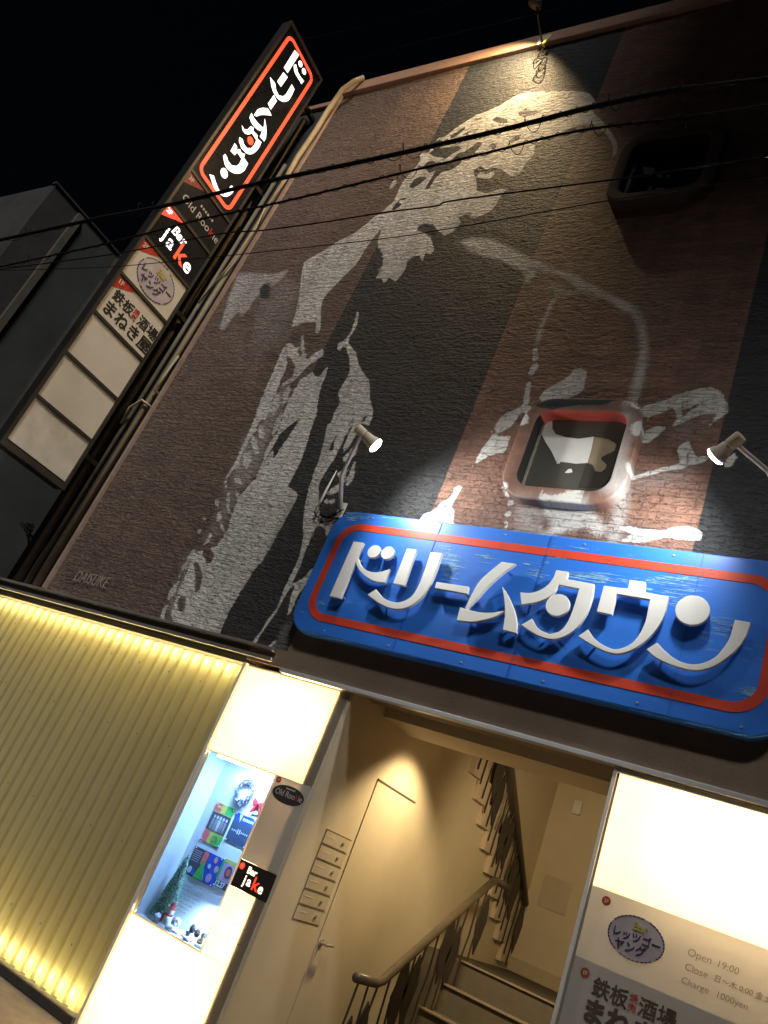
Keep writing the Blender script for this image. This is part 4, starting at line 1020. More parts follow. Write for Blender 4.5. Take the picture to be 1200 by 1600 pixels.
# second floor tenants
E_w2 = emit('lit_white_brush', (1, 0.99, 0.96), 1.3); E_r2 = emit('lit_red_brush', (1, 0.07, 0.03), 1.2)
p2 = panel(6.93, 7.52, M_black, lab='black lit panel with white and red brush lettering')
corner_tag(p2, 7.52, '2F', emit('lit_red_tag', (1, 0.06, 0.03), 0.9), E_w2)
vtext('Bar', 0.17, Y0 + 0.22, 7.27, E_w2, p2, bold=0.0035, shear=0.2)
for i, (ch, yy, zz, s, m_) in enumerate((('j', 0.16, 7.11, 0.26, E_w2), ('a', 0.25, 7.08, 0.25, E_w2), ('k', 0.405, 7.05, 0.36, E_r2), ('e', 0.585, 7.05, 0.27, E_w2))):
    vtext(ch, s, Y0 + yy, zz, m_, p2, bold=0.004)
p2b = panel(6.35, 6.93, M_blank, lab='cream panel with an oval violet logo')
corner_tag(p2b, 6.93, '2F', M_red, M_blank)
def oval_logo(par, put, flat, txt, cx, cz, rx, rz, sc):
    """pastel oval with a dark broken outline and two lines of katakana"""
    flat(ellipse(cx, cz, rx, rz), 0, mat('lilac_oval', (0.50, 0.44, 0.46), 0.5, var=0.3, vscale=4.5), 'oval_field')
    n = 40
    for i in range(n):
        if i % 9 == 8: continue
        a0, a1 = 2 * math.pi * i / n, 2 * math.pi * (i + 0.72) / n
        seg = [(cx + rx * k * math.cos(a), cz + rz * k * math.sin(a)) for k, a in ((1.0, a0), (1.0, a1), (0.955, a1), (0.955, a0))]
        flat(seg, 1, M_ink_violet, 'oval_dash')
    txt('Bar', 0.105 * sc, cx + 0.02 * sc, cz + 0.075 * sc, M_ink_yellow, 0.003)
    txt('レッツゴー', 0.098 * sc, cx + 0.005 * sc, cz - 0.03 * sc, M_ink_violet, 0.0022)
    txt('ヤング', 0.105 * sc, cx - 0.035 * sc, cz - 0.135 * sc, M_ink_violet, 0.0022)
def flat_v(poly, lay, m_, nm): MB().prism(poly, SXF + 0.003 + 0.002 * lay, SXF + 0.001 + 0.002 * lay, 'yz').build(nm, m_, p2b)
def txt_v(b, s, y, z, m_, bo): text(b, s, (SXF + 0.007, y, z), YX, ZX, m_, p2b, bold=bo, align='CENTER')
oval_logo(p2b, None, flat_v, txt_v, -0.635, 6.635, 0.30, 0.235, 1.10)
# first floor tenant
p1 = panel(5.76, 6.35, M_blank, lab='cream panel with black brush kanji')
corner_tag(p1, 6.35, '1F', M_red, M_blank)
vtext('鉄板', 0.16, Y0 + 0.07, 6.05, M_ink, p1, bold=0.003); vtext('酒場', 0.16, Y0 + 0.49, 6.05, M_ink, p1, bold=0.003)
vtext('焼', 0.085, Y0 + 0.385, 6.115, M_red, p1, bold=0.001); vtext('肉', 0.085, Y0 + 0.385, 6.035, M_red, p1, bold=0.001)
vtext('まねき屋', 0.195, Y0 + 0.04, 5.85, M_ink, p1, bold=0.0042)
panel(5.165, 5.76, M_blank, 'blank_panel'); panel(4.575, 5.165, M_blank, 'blank_panel')
st = panel(4.0, 4.575, mat('stained_acrylic', (0.66, 0.61, 0.52), 0.4, var=0.28, vscale=2.6), 'blank_panel', 'blank cream panel with a brown stain')
# brackets that tie the sign to the wall
for z in (4.4, 6.6, 8.9, 10.6): MB().box(SXF - 0.13, SXF - 0.07, Y1 + 0.0301, 0.098, z, z + 0.06).build('wall_bracket', M_sign_frame, ps)

# ------------------------------------------------------------------ pipes in the gap
def pipe(name, pts, r, m, label, cat='pipe', group='pipes beside the mural'):
    mb = MB(); mb.tube(pts, r, 12); o = mb.build(name, m, None, smooth=True); return tag(o, label, cat, group)
yb = 0.20
pp_ = [at(px, py, yb) for px, py in ((556, 133), (540, 140), (517, 165), (495, 203), (462, 243), (440, 290), (415, 345))]
top_pts = [(-6.93, -0.08, 11.13), (-7.0, -0.13, 11.0), (-7.14, -0.13, 10.86), (-7.23, -0.1, 10.45), (-7.24, -0.09, 10.05), (-7.31, -0.07, 9.53), (-7.35, -0.02, 9.1), (-7.42, 0.02, 8.7), (-7.46, 0.05, 8.2), (-7.48, 0.05, 7.0), (-7.48, 0.05, 2.9)]
pipe('drain_pipe', top_pts, 0.036, M_pipe, 'beige pipe that bends over the roof edge and runs down beside the mural')
pipe('drain_pipe', [(-7.66, 0.055, 9.6), (-7.66, 0.055, 2.9)], 0.028, mat('dull_brown_pipe', (0.20, 0.16, 0.10), 0.6, var=0.45, vscale=5), 'dull brown straight pipe between the bent beige pipe and the projecting sign')
pipe('drain_pipe', [(-7.82, 0.04, 10.6), (-7.82, 0.04, 2.9)], 0.045, M_pipe_dark, 'weathered brown pipe closest to the projecting sign')
cbl = MB(); cbl.tube([(-7.42, -0.02, 8.6), (-7.34, -0.03, 8.2), (-7.42, -0.03, 7.5), (-7.6, 0.0, 6.9)], 0.010, 6)
cbl.tube([(-7.42, 0.03, 6.05), (-7.36, -0.02, 5.85), (-7.36, -0.03, 5.6), (-7.42, 0.0, 5.5), (-7.30, 0.08, 5.45)], 0.016, 8)
cbl.tube([(-7.66, 0.0, 5.0), (-7.60, -0.05, 5.2), (-7.48, -0.04, 5.32), (-7.36, 0.06, 5.28)], 0.016, 8)
tag(cbl.build('hanging_wire', M_pipe, None, smooth=True), 'loose pale wires looping in the dark gap beside the mural', 'wire')
# sprig growing from the gap
sp = MB()
b0 = Vector((-8.12, 0.1, 3.35))
for k in range(5):
    d = Vector((random.uniform(-0.4, 0.2), random.uniform(-0.5, 0.1), 1)).normalized()
    pts = [b0 + d * s * 0.09 + Vector((0, 0, -0.01 * s * s)) for s in range(5)]
    sp.tube(pts, 0.006, 5)
    for s in range(1, 5):
        for w in (-1, 1):
            c = pts[s]; e = Vector((w * 0.05, random.uniform(-0.03, 0.03), 0.03))
            n_ = e.cross(Vector((0, 1, 0.3))).normalized() * 0.015
            sp.add([c, c + e * 0.5 + n_, c + e, c + e * 0.5 - n_], [(0, 1, 2, 3)])
tag(sp.build('weed', mat('dark_leaf', (0.05, 0.05, 0.03), 0.7)), 'small dark weed sprouting from the wall foot of the gap', 'weed')

# ------------------------------------------------------------------ neighbour
nb = thing('neighbour_building', 'dark windowless grey building beyond the projecting sign', 'building')
MB().box(-24, -10.03, -1.28, 14, 0.0, 8.03).build('wall', M_neigh_brown, nb)
cd = MB(); prof = []
y = -0.74
while y < 12:
    prof += [(y, 0.0), (y + 0.985, 0.0), (y + 0.99, -0.004), (y + 0.995, -0.004)]; y += 1.0
v = [(-10.028 + d, yy, zz) for zz in (0.0, 7.95) for yy, d in prof]; n = len(prof)
cd.add(v, [(i, i + 1, n + i + 1, n + i) for i in range(n - 1)])
cd.build('metal_cladding', M_neigh_grey, nb)
MB().box(-10.029, -9.97, -0.84, -0.745, 0, 7.97).build('corner_trim', mat('pale_trim', (0.10, 0.088, 0.072), 0.7, var=0.3), nb)
MB().box(-10.1, -10.01, -1.3, 14, 8.031, 8.06).build('roof_edge', M_dark_plaster, nb)

# ------------------------------------------------------------------ unseen block added across the street to shade the facade
ob = thing('added_shade_block', 'unseen dark block added across the street, behind the camera, to shade the facade', 'building')
OX = 2.3
MB().box(OX, 30, -24, -14.0, 0.0, 22).build('wall', M_neigh_brown, ob)
for fz in range(6):
    for fx in range(7):
        x0 = OX + 1.2 + fx * 3.6; z0 = 1.4 + fz * 3.5
        wn = MB().box(x0, x0 + 2.2, -13.999, -13.95, z0, z0 + 1.7).build('window', M_alu, ob)
        MB().box(x0 + 0.08, x0 + 2.12, -13.9495, -13.94, z0 + 0.08, z0 + 1.62).build('pane', M_void, wn)
hd_ = MB().box(OX, 30, -14.3, -14.05, 25.5, 41).build('shade_hoarding', M_neigh_grey, ob)  # added hoarding, keeps the sun off the upper right of the mural
for fx in range(8): MB().box(OX + 0.5 + fx * 3.6, OX + 0.75 + fx * 3.6, -14.6, -14.301, 22.001, 41).build('post', M_iron, hd_)

# ------------------------------------------------------------------ yellow corrugated light wall
cw = thing('light_wall', 'yellow backlit corrugated plastic screen left of the white light box', 'light wall')
CX0, CX1 = -8.05, -4.30
prof = []; x = CX0; pitch = 0.128
while x < CX1 - pitch:
    prof += [(x, 0.0), (x + 0.058, 0.0), (x + 0.064, -0.030), (x + 0.122, -0.030)]; x += pitch
prof += [(CX1, 0.0)]
n = len(prof)
zl = np.linspace(0.10, 2.665, 12)
v = [(a, b - 0.004, z) for z in zl for a, b in prof]
f = [(k * n + i, k * n + i + 1, (k + 1) * n + i + 1, (k + 1) * n + i) for k in range(len(zl) - 1) for i in range(n - 1)]
cs_ = MB().add(v, f).build('corrugated_sheet', translucent('yellow_polycarbonate', (0.68, 0.63, 0.37), 0.52, 0.07, 0.10), cw)
cs_.data.materials.append(translucent('sheet_rib_web', (0.54, 0.48, 0.25), 0.42, 0.10, 0.10))
for pl_ in cs_.data.polygons: pl_.material_index = 1 if abs(pl_.normal.x) > 0.5 else 0
sc_ = MB(); rs = random.Random(3)
for zz in (0.42, 1.15, 1.9, 2.45):
    for k in range(2, 29, 3): sc_.lathe([(0.0, 0), (0.010, 0.0), (0.010, 0.002), (0.005, 0.006), (0.0, 0.006)], (CX0 + k * pitch + 0.093, -0.034, zz), (0, -1, 0), 8)
sc_.build('fixing_screws', M_alu, cw)
MB().box(CX0, CX1, 0.16, 0.2, 0.08, 2.75).build('back_board', mat('cream_board', (0.62, 0.54, 0.34), 0.8, var=0.2, vscale=3), cw)
E_led = emit('warm_led_strip', (0.98, 0.83, 0.38), 62)
MB().box(CX0, CX1, 0.028, 0.036, 2.625, 2.64).build('led_strip', E_led, cw)
MB().box(CX0, CX1, 0.028, 0.036, 0.168, 0.180).build('led_strip', E_led, cw)
MB().box(CX0, CX1, 0.0, 0.158, 2.70, 2.75).build('head_channel', M_beam, cw)
MB().box(-14, -4.29, -0.06, 0.3, 0.017, 0.082).build('plinth', M_plinth, cw, bevel=0.008)

# ------------------------------------------------------------------ left light box with display window
lb = thing('light_box', 'white illuminated pillar with a display window between the yellow screen and the stairwell', 'light box')
LX0, LX1 = -4.265, -3.222
DX0, DX1, DZ0, DZ1 = -4.235, -3.565, 0.785, 1.975
M_acr = translucent('opal_acrylic', (0.93, 0.86, 0.72), 0.80, 0.04)
M_boxin = mat('box_lining', (0.78, 0.72, 0.60), 0.7, var=0.05)
bx = MB()
bx.box(LX0 - 0.02, LX1, 0.30, 0.33, 0.03, 2.70)                      # back
bx.box(LX0 - 0.022, LX0 - 0.001, -0.03, 0.30, 0.03, 2.70)            # left cheek
bx.box(LX1 - 0.004, LX1 + 0.018, 0.004, 0.30, 0.03, 2.70)            # right cheek
bx.box(LX0, LX1 - 0.005, 0.004, 0.30, 2.685, 2.70); bx.box(LX0, LX1 - 0.005, 0.004, 0.30, 0.03, 0.06)
bx.build('box_shell', M_boxin, lb)
eb = MB(); eb.box(LX0 - 0.022, LX0 + 0.004, -0.034, -0.0305, 0.03, 2.70)
eb.build('edge_trim', M_white_metal, lb)
MB().box(LX0 + 0.002, LX1 - 0.006, -0.006, 0.0, DZ1 + 0.002, 2.683).build('upper_light_panel', M_acr, lb)
lp = MB(); lp.box(LX0 + 0.002, LX1 - 0.006, -0.006, 0.0, 0.06, DZ0 - 0.002); lp.box(DX1 + 0.014, LX1 - 0.006, -0.006, 0.0, DZ0 - 0.0018, 1.212)
lp.build('lower_light_panel', M_acr, lb)
area_light('upper_tube', (-3.76, 0.20, 2.35), (0, -1, 0), 0.66, 0.36, 290, (1.0, 0.79, 0.49), lb)
area_light('lower_tube', (-3.80, 0.20, 0.40), (0, -1, 0), 0.66, 0.38, 320, (1.0, 0.79, 0.49), lb)
area_light('side_tube', (-3.40, 0.22, 1.0), (0, -1, 0), 0.14, 0.32, 45, (1.0, 0.79, 0.49), lb)
# display niche
M_niche = mat('niche_white', (0.80, 0.82, 0.84), 0.6, var=0.04)
dn_ = MB(); dn_.box(DX0, DX1, 0.215, 0.225, DZ0, DZ1); dn_.box(DX0 - 0.008, DX0, 0.0, 0.225, DZ0, DZ1); dn_.box(DX1, DX1 + 0.008, 0.0, 0.225, DZ0, DZ1)
dn_.box(DX0 - 0.008, DX1 + 0.008, 0.0, 0.225, DZ1, DZ1 + 0.010); dn_.box(DX0 - 0.008, DX1 + 0.008, 0.0, 0.225, DZ0 - 0.010, DZ0)
dn_.build('display_niche', M_niche, lb)
fr = MB(); fr.box(DX0 - 0.02, DX1 + 0.012, -0.014, -0.007, DZ1 - 0.001, DZ1 + 0.011); fr.box(DX0 - 0.02, DX1 + 0.012, -0.014, -0.007, DZ0 - 0.011, DZ0 + 0.001)
fr.box(DX1, DX1 + 0.012, -0.0142, -0.007, DZ0 + 0.0015, DZ1 - 0.0015); fr.box(DX0 - 0.02, DX0 - 0.004, -0.0142, -0.007, DZ0 + 0.0015, DZ1 - 0.0015)
fr.build('niche_frame', M_acr, lb)
MB().box(DX0, DX1, -0.004, -0.001, DZ0 + 0.002, DZ1 - 0.002).build('display_glass', M_glass, lb)
led = MB().box(DX0 + 0.05, DX1 - 0.02, 0.03, 0.06, DZ1 - 0.016, DZ1 - 0.006).build('cool_led', emit('cool_led_glow', (0.45, 0.80, 1.0), 12), lb)
area_light('niche_light', (-3.74, 0.06, DZ1 - 0.02), (0, 0.22, -1), 0.36, 0.03, 16, (0.30, 0.54, 1.0), lb)
area_light('assumed_floor_light', (-3.68, 0.09, DZ0 + 0.22), (0.1, 0.35, -1), 0.12, 0.05, 6, (0.48, 0.72, 1.0), lb)  # assumed source for the glow low in the niche, no fixture modelled
# tenant panels on the light box
rp = MB().box(DX1 + 0.014, LX1 - 0.006, -0.009, -0.001, 1.392, DZ1 + 0.010).build('tenant_panel', translucent('white_film_panel', (0.62, 0.57, 0.50), 0.22, 0.05), lb)
MB().prism(ellipse(-3.392, 1.882, 0.142, 0.062), -0.0115, -0.0085).build('oval_badge', mat('dark_grey_badge', (0.05, 0.045, 0.043), 0.5), rp)
FX, FZ = (1, 0, 0), (0, 0, 1)
t1 = text('Old Roo', 0.060, (-3.508, -0.0125, 1.865), FX, FZ, M_grey_letter, rp, sx=0.85); e1 = max(v.co.x for v in t1.data.vertices) + 0.004
t2 = text('k', 0.060, (e1, -0.0125, 1.865), FX, FZ, M_red, rp, sx=0.85); e1 = max(v.co.x for v in t2.data.vertices) + 0.002
text('ie', 0.060, (e1, -0.0125, 1.865), FX, FZ, M_grey_letter, rp, sx=0.85)
MB().box(-3.43, -3.345, -0.0125, -0.0115, 1.918, 1.927).build('small_mark', M_grey_letter, rp)
def badge(x, z, s, par, r=0.026, m_=M_red, y=-0.0095):
    b = MB().prism(ellipse(x, z, r, r, 24), y - 0.002, y).build('floor_badge', m_, par)
    text(s, r * 1.15, (x, y - 0.003, z - r * 0.42), FX, FZ, M_white_paint, b, 'floor_number', align='CENTER')
badge(-3.52, 1.958, '3F', rp, 0.022)
jp = MB().box(DX1 + 0.014, LX1 - 0.006, -0.0095, -0.001, 1.214, 1.389).build('tenant_panel', mat('black_film_panel', (0.03, 0.026, 0.022), 0.45), lb)
jp['label'] = 'black tenant panel with white and red lettering'
badge(-3.52, 1.352, '2F', jp, 0.022, emit('lit_red_badge', (1, 0.08, 0.03), 0.7), -0.0097)
E_wl = emit('lit_cream_letter', (1.0, 0.86, 0.62), 1.4); E_rl = emit('lit_red_letter', (1.0, 0.05, 0.02), 0.9)
text('Bar', 0.062, (-3.465, -0.011, 1.325), FX, FZ, E_wl, jp, bold=0.0012)
for ch, xx, zz, s_, m_ in (('j', -3.463, 1.255, 0.085, E_wl), ('a', -3.432, 1.255, 0.085, E_wl), ('k', -3.385, 1.245, 0.12, E_rl), ('e', -3.325, 1.245, 0.09, E_wl)):
    text(ch, s_, (xx, -0.011, zz), FX, FZ, m_, jp, bold=0.0015)
for k in range(9):                                    # handwritten notes on the lit panel
    x0 = -3.50 + 0.06 * (k % 4) + random.uniform(-0.01, 0.01); z0 = 1.05 - 0.10 * (k // 4) - random.uniform(0, 0.04)
    MB().box(x0, x0 + random.uniform(0.01, 0.03), -0.0072, -0.0061, z0, z0 + 0.004).build('pen_mark', M_ink_grey, lb)

# things in the display window
NB = 0.2135                                            # front of the niche back wall
def dpt(x, y, yy): return at(*Q('DW', x, y)[0], yy)
wr = thing('wreath', 'small silver tinsel wreath hanging at the top of the display window', 'wreath')
wc = dpt(885, 325, NB - 0.03)
core_ = MB(); core_.tube([(wc[0] + 0.062 * math.cos(a), wc[1], wc[2] + 0.080 * math.sin(a)) for a in np.linspace(0, 2 * math.pi, 29)], 0.009, 8, False)
core_.build('ring', mat('wreath_grey', (0.10, 0.10, 0.12), 0.6), wr)
for nm, c_, n_ in (('silver_tinsel', (0.40, 0.40, 0.45), 650), ('dark_tinsel', (0.10, 0.08, 0.11), 800), ('pink_tinsel', (0.5, 0.28, 0.28), 120)):
    tb = MB()
    for _ in range(n_):
        a = random.uniform(0, 2 * math.pi); r = random.gauss(0, 0.009); dy = random.gauss(0, 0.007)
        c = Vector((wc[0] + (0.062 + r) * math.cos(a), wc[1] + dy, wc[2] + (0.080 + r) * math.sin(a)))
        d1 = Vector([random.uniform(-1, 1) for _ in range(3)]).normalized() * 0.009; d2 = d1.orthogonal().normalized() * 0.0025
        tb.add([c - d1 - d2, c + d1 - d2, c + d1 + d2, c - d1 + d2], [(0, 1, 2, 3)])
    tb.build(nm, mat(nm, c_, 0.3, 0.5 if 'silver' in nm else 0.0), wr)
bw = thing('bow_ornament', 'red ribbon bow on a pale plate at the upper right of the display window', 'ornament')
bc = dpt(990, 425, NB - 0.02)
MB().prism([(bc[0] - 0.075, bc[2] - 0.01), (bc[0] - 0.03, bc[2] - 0.075), (bc[0] + 0.05, bc[2] - 0.06), (bc[0] + 0.07, bc[2] + 0.02), (bc[0] - 0.01, bc[2] + 0.01)], NB - 0.008, NB - 0.001).build('pale_plate', mat('pale_green_plate', (0.62, 0.72, 0.62), 0.5), bw)
rb = MB()
for s in (-1, 1):
    rb.prism([(bc[0], bc[2] + 0.012), (bc[0] + s * 0.05, bc[2] + 0.042), (bc[0] + s * 0.062, bc[2] + 0.01), (bc[0] + s * 0.045, bc[2] - 0.018), (bc[0] + s * 0.004, bc[2] - 0.006)], NB - 0.03, NB - 0.012)
    rb.prism([(bc[0] + s * 0.004, bc[2] + 0.0), (bc[0] + s * 0.022, bc[2] - 0.01), (bc[0] + s * 0.055, bc[2] - 0.07), (bc[0] + s * 0.03, bc[2] - 0.062)], NB - 0.028, NB - 0.014)
rb.blob((bc[0], NB - 0.026, bc[2] + 0.004), 0.013)
rb.build('ribbon', mat('red_ribbon', (0.62, 0.02, 0.025), 0.5), bw, bevel=0.004)

def poster(corners, label, fields, deco, m_base):
    """a sheet taped to the niche wall: corner outline given as seen, fields as fractions of it"""
    w = [Vector(dpt(x, y, NB)) for x, y in corners]                 # TL TR BR BL
    x0 = (w[0].x + w[3].x) / 2; x1 = (w[1].x + w[2].x) / 2; z1 = (w[0].z + w[1].z) / 2; z0 = (w[2].z + w[3].z) / 2
    x1 = min(x1, DX1 - 0.004)
    t = thing('poster', label, 'poster', 'posters in the display window')
    sh = MB().box(x0, x1, NB - 0.002, NB, z0, z1).build('sheet', m_base, t)
    X = lambda u: x0 + (x1 - x0) * u
    Z = lambda v_: z1 - (z1 - z0) * v_
    for i, (u0, v0, u1, v1, m_) in enumerate(fields):
        MB().box(X(u0), X(u1), NB - 0.0032 - 0.0002 * i, NB - 0.0021, Z(v1), Z(v0)).build('printed_field', m_, sh)
    deco(sh, X, Z, x1 - x0, z1 - z0)
    pn = MB()
    for u, v_ in ((0.05, 0.04), (0.95, 0.04), (0.05, 0.96), (0.95, 0.96)): pn.blob((X(u), NB - 0.006, Z(v_)), 0.006, 1)
    pn.build('pins', M_white_paint, t)
    return t
mc = lambda nm, c: mat(nm, c, 0.5, var=0.25, vscale=40)
C_green = mc('print_green', (0.06, 0.42, 0.10)); C_pink = mc('print_pink', (0.70, 0.12, 0.12)); C_yel = mc('print_yellow', (0.62, 0.55, 0.12)); C_dark = mc('print_dark', (0.06, 0.06, 0.085))
C_grey = mc('print_grey', (0.30, 0.29, 0.30)); C_blue = mc('print_blue', (0.03, 0.08, 0.50)); C_navy = mc('print_navy', (0.05, 0.075, 0.13)); C_pale = mc('print_pale', (0.62, 0.62, 0.64)); C_skin = mc('print_peach', (0.66, 0.36, 0.26))
C_lilac = mc('print_lilac', (0.55, 0.36, 0.52))
YP = NB - 0.0062
def deco_a(sh, X, Z, w, h):
    for u, s in ((0.2, 1.0), (0.36, 1.15), (0.52, 1.25), (0.68, 1.1), (0.84, 0.95)):   # standing musicians, plain figures
        MB().prism(ellipse(X(u), Z(0.345), 0.010 * s, 0.012 * s, 14), YP, YP + 0.001).build('printed_figure', C_pale, sh)
        MB().prism([(X(u) - 0.012 * s, Z(0.40)), (X(u) + 0.012 * s, Z(0.40)), (X(u) + 0.010, Z(0.68)), (X(u) + 0.003, Z(0.68)), (X(u), Z(0.55)), (X(u) - 0.004, Z(0.68)), (X(u) - 0.010, Z(0.68))], YP, YP + 0.001).build('printed_figure', C_pale if u == 0.52 else C_grey, sh)
    for k in range(4): MB().box(X(0.42), X(0.80), YP, YP + 0.001, Z(0.80 + 0.035 * k), Z(0.79 + 0.035 * k)).build('printed_line', C_yel, sh)
    MB().box(X(0.12), X(0.6), YP, YP + 0.001, Z(0.12), Z(0.06)).build('printed_line', C_yel, sh)
poster([(680, 400), (815, 462), (690, 752), (552, 690)], 'red, yellow and green band poster, left in the upper row of the display window',
       [(0, 0, 0.5, 0.22, C_pink), (0.35, 0, 0.7, 0.22, C_yel), (0.6, 0, 1, 0.22, C_green), (0, 0.24, 1, 0.70, C_dark), (0, 0.72, 0.40, 1, C_pink), (0.3, 0.72, 0.62, 1, C_yel), (0.5, 0.74, 1, 1, C_green)], deco_a, C_yel)
def deco_b(sh, X, Z, w, h):
    for i in range(6):
        MB().box(X(0.42 + i * 0.09), X(0.48 + i * 0.09), YP, YP + 0.001, Z(0.19), Z(0.09)).build('printed_mark', C_pale, sh)
    for i in range(9):
        hh = 0.16 if i in (3, 4) else 0.06
        MB().box(X(0.12 + i * 0.09), X(0.16 + i * 0.09), YP, YP + 0.001, Z(0.58 + hh / 2), Z(0.58 - hh / 2)).build('printed_mark', C_pale, sh)
    MB().prism([(X(0.2), Z(0.02)), (X(0.36), Z(0.02)), (X(0.32), Z(0.28))], YP, YP + 0.001).build('printed_ray', C_pale, sh)
poster([(822, 480), (985, 545), (880, 755), (735, 695)], 'dark blue poster with pale lettering, right in the upper row of the display window',
       [(0, 0, 1, 0.26, C_blue), (0, 0.26, 1, 1, C_navy)], deco_b, C_navy)
def deco_c(sh, X, Z, w, h):
    MB().prism([(X(0.47), Z(0.28)), (X(0.66), Z(0.98)), (X(0.30), Z(0.98))], YP, YP + 0.001).build('printed_tree', C_green, sh)
    for k in range(6): MB().box(X(0.05), X(0.30), YP, YP + 0.001, Z(0.13 + 0.07 * k), Z(0.115 + 0.07 * k)).build('printed_line', C_pale, sh)
    for u, v_, r, m_ in ((0.80, 0.15, 0.018, C_skin), (0.68, 0.42, 0.014, C_pale), (0.92, 0.42, 0.02, C_skin), (0.80, 0.78, 0.026, C_lilac), (0.14, 0.80, 0.02, C_pale), (0.26, 0.84, 0.018, C_blue)):
        MB().prism(ellipse(X(u), Z(v_), r, r * 1.2, 14), YP - 0.001, YP).build('printed_figure', m_, sh)
poster([(515, 735), (728, 835), (640, 1045), (420, 945)], 'dark Christmas poster with a fir tree, left in the lower row of the display window',
       [(0.36, 0.03, 0.52, 0.5, C_pink), (0.55, 0.02, 1, 0.98, C_blue)], deco_c, C_dark)
def deco_d(sh, X, Z, w, h):
    MB().prism(ellipse(X(0.55), Z(0.40), 0.032, 0.042, 20), YP, YP + 0.001).build('printed_figure', C_dark, sh)
    MB().prism(ellipse(X(0.56), Z(0.42), 0.020, 0.026, 20), YP - 0.001, YP).build('printed_figure', C_pink, sh)
    text('12.27', 0.050, (X(0.05), YP - 0.001, Z(0.955)), FX, FZ, M_white_paint, sh, 'printed_date', bold=0.002, sx=0.85)
poster([(732, 832), (848, 870), (770, 1090), (640, 1040)], 'rainbow coloured poster dated 12.27, right in the lower row of the display window',
       [(0, 0, 1, 0.22, C_yel), (0, 0.1, 0.3, 0.72, C_green), (0.14, 0.14, 1, 0.75, C_lilac), (0, 0.76, 1, 1, C_navy)], deco_d, C_lilac)
hw = thing('handwritten_note', 'faint handwritten lines on the back wall below the posters in the display window', 'note')
nb_ = MB()
for k in range(8):
    z = 1.085 - 0.027 * k; x = -4.12 + 0.010 * (k % 3)
    while x < -3.88 - 0.015 * k:
        L = random.uniform(0.006, 0.02); nb_.box(x, x + L, NB - 0.0012, NB - 0.0002, z, z + random.uniform(0.002, 0.007)); x += L + random.uniform(0.004, 0.014)
nb_.build('pen_strokes', mat('faint_ink', (0.25, 0.30, 0.36), 0.6), hw)

tr = thing('christmas_tree', 'small green and silver tinsel Christmas tree in the left corner of the display window', 'christmas tree')
tx, ty = dpt(215, 1250, 0.12)[0] + 0.045, 0.125
tb_z, tt_z = DZ0 + 0.012, dpt(378, 765, 0.12)[2]
MB().tube([(tx, ty, DZ0 + 0.001), (tx, ty, tt_z)], [0.012, 0.003], 8).build('trunk', M_iron, tr)
for nm, c_, n_, me_ in (('green_needles', (0.14, 0.46, 0.24), 3400, 0.0), ('silver_needles', (0.85, 0.88, 0.86), 3600, 0.0), ('dark_needles', (0.02, 0.10, 0.06), 900, 0.0)):
    tb = MB()
    for _ in range(n_):
        u = 1 - math.sqrt(random.random()); zc = tb_z + 0.02 + (tt_z - tb_z - 0.02) * u; rr = 0.088 * (1 - u) * math.sqrt(random.uniform(0.35, 1)) + 0.004
        a = random.uniform(0, 2 * math.pi); c = Vector((tx + rr * math.cos(a), ty + rr * math.sin(a) * 0.85, zc))
        d1 = Vector((math.cos(a) + random.uniform(-0.8, 0.8), math.sin(a) + random.uniform(-0.8, 0.8), random.uniform(-0.6, 0.6))).normalized() * 0.011
        d2 = d1.orthogonal().normalized() * 0.0022
        tb.add([c - d1 - d2, c + d1 - d2, c + d1 + d2, c - d1 + d2], [(0, 1, 2, 3)])
    tb.build(nm, mat(nm, c_, 0.35, me_), tr)

sn = thing('snowman', 'little white snowman with a red hat and scarf in front of the tinsel tree', 'snowman')
sx_, sy_ = dpt(300, 1280, 0.06)[0], 0.06
sz_ = DZ0 + 0.012
M_snow = mat('snow_white', (0.80, 0.82, 0.85), 0.7, var=0.05)
bd = MB(); bd.blob((sx_, sy_, sz_ + 0.038), (0.034, 0.032, 0.040), 3); bd.blob((sx_ + 0.003, sy_, sz_ + 0.093), (0.024, 0.023, 0.025), 3); bd.build('body', M_snow, sn, smooth=True)
M_sred = mat('snowman_red', (0.32, 0.03, 0.04), 0.6)
MB().lathe([(0.031, 0), (0.030, 0.004), (0.021, 0.007), (0.020, 0.030), (0.014, 0.040), (0.0, 0.041)], (sx_ + 0.004, sy_, sz_ + 0.110), (0.1, 0, 1)).build('hat', M_sred, sn, smooth=True)
sc = MB(); sc.tube([(sx_ + 0.025 * math.cos(a), sy_ + 0.025 * math.sin(a), sz_ + 0.070) for a in np.linspace(0, 2 * math.pi, 17)], 0.007, 8, False)
sc.box(sx_ - 0.028, sx_ - 0.010, sy_ - 0.036, sy_ - 0.029, sz_ + 0.018, sz_ + 0.070); sc.build('scarf', M_sred, sn)
fc = MB(); fc.blob((sx_ - 0.006, sy_ - 0.022, sz_ + 0.098), 0.003, 1); fc.blob((sx_ + 0.010, sy_ - 0.022, sz_ + 0.098), 0.003, 1); fc.build('eyes', M_ink, sn)
nose = MB(); nose.lathe([(0.003, 0), (0.0, 0.014)], (sx_ + 0.002, sy_ - 0.021, sz_ + 0.091), (0, -1, 0), 8); nose.build('nose', mat('orange_nose', (0.6, 0.2, 0.05), 0.5), sn)

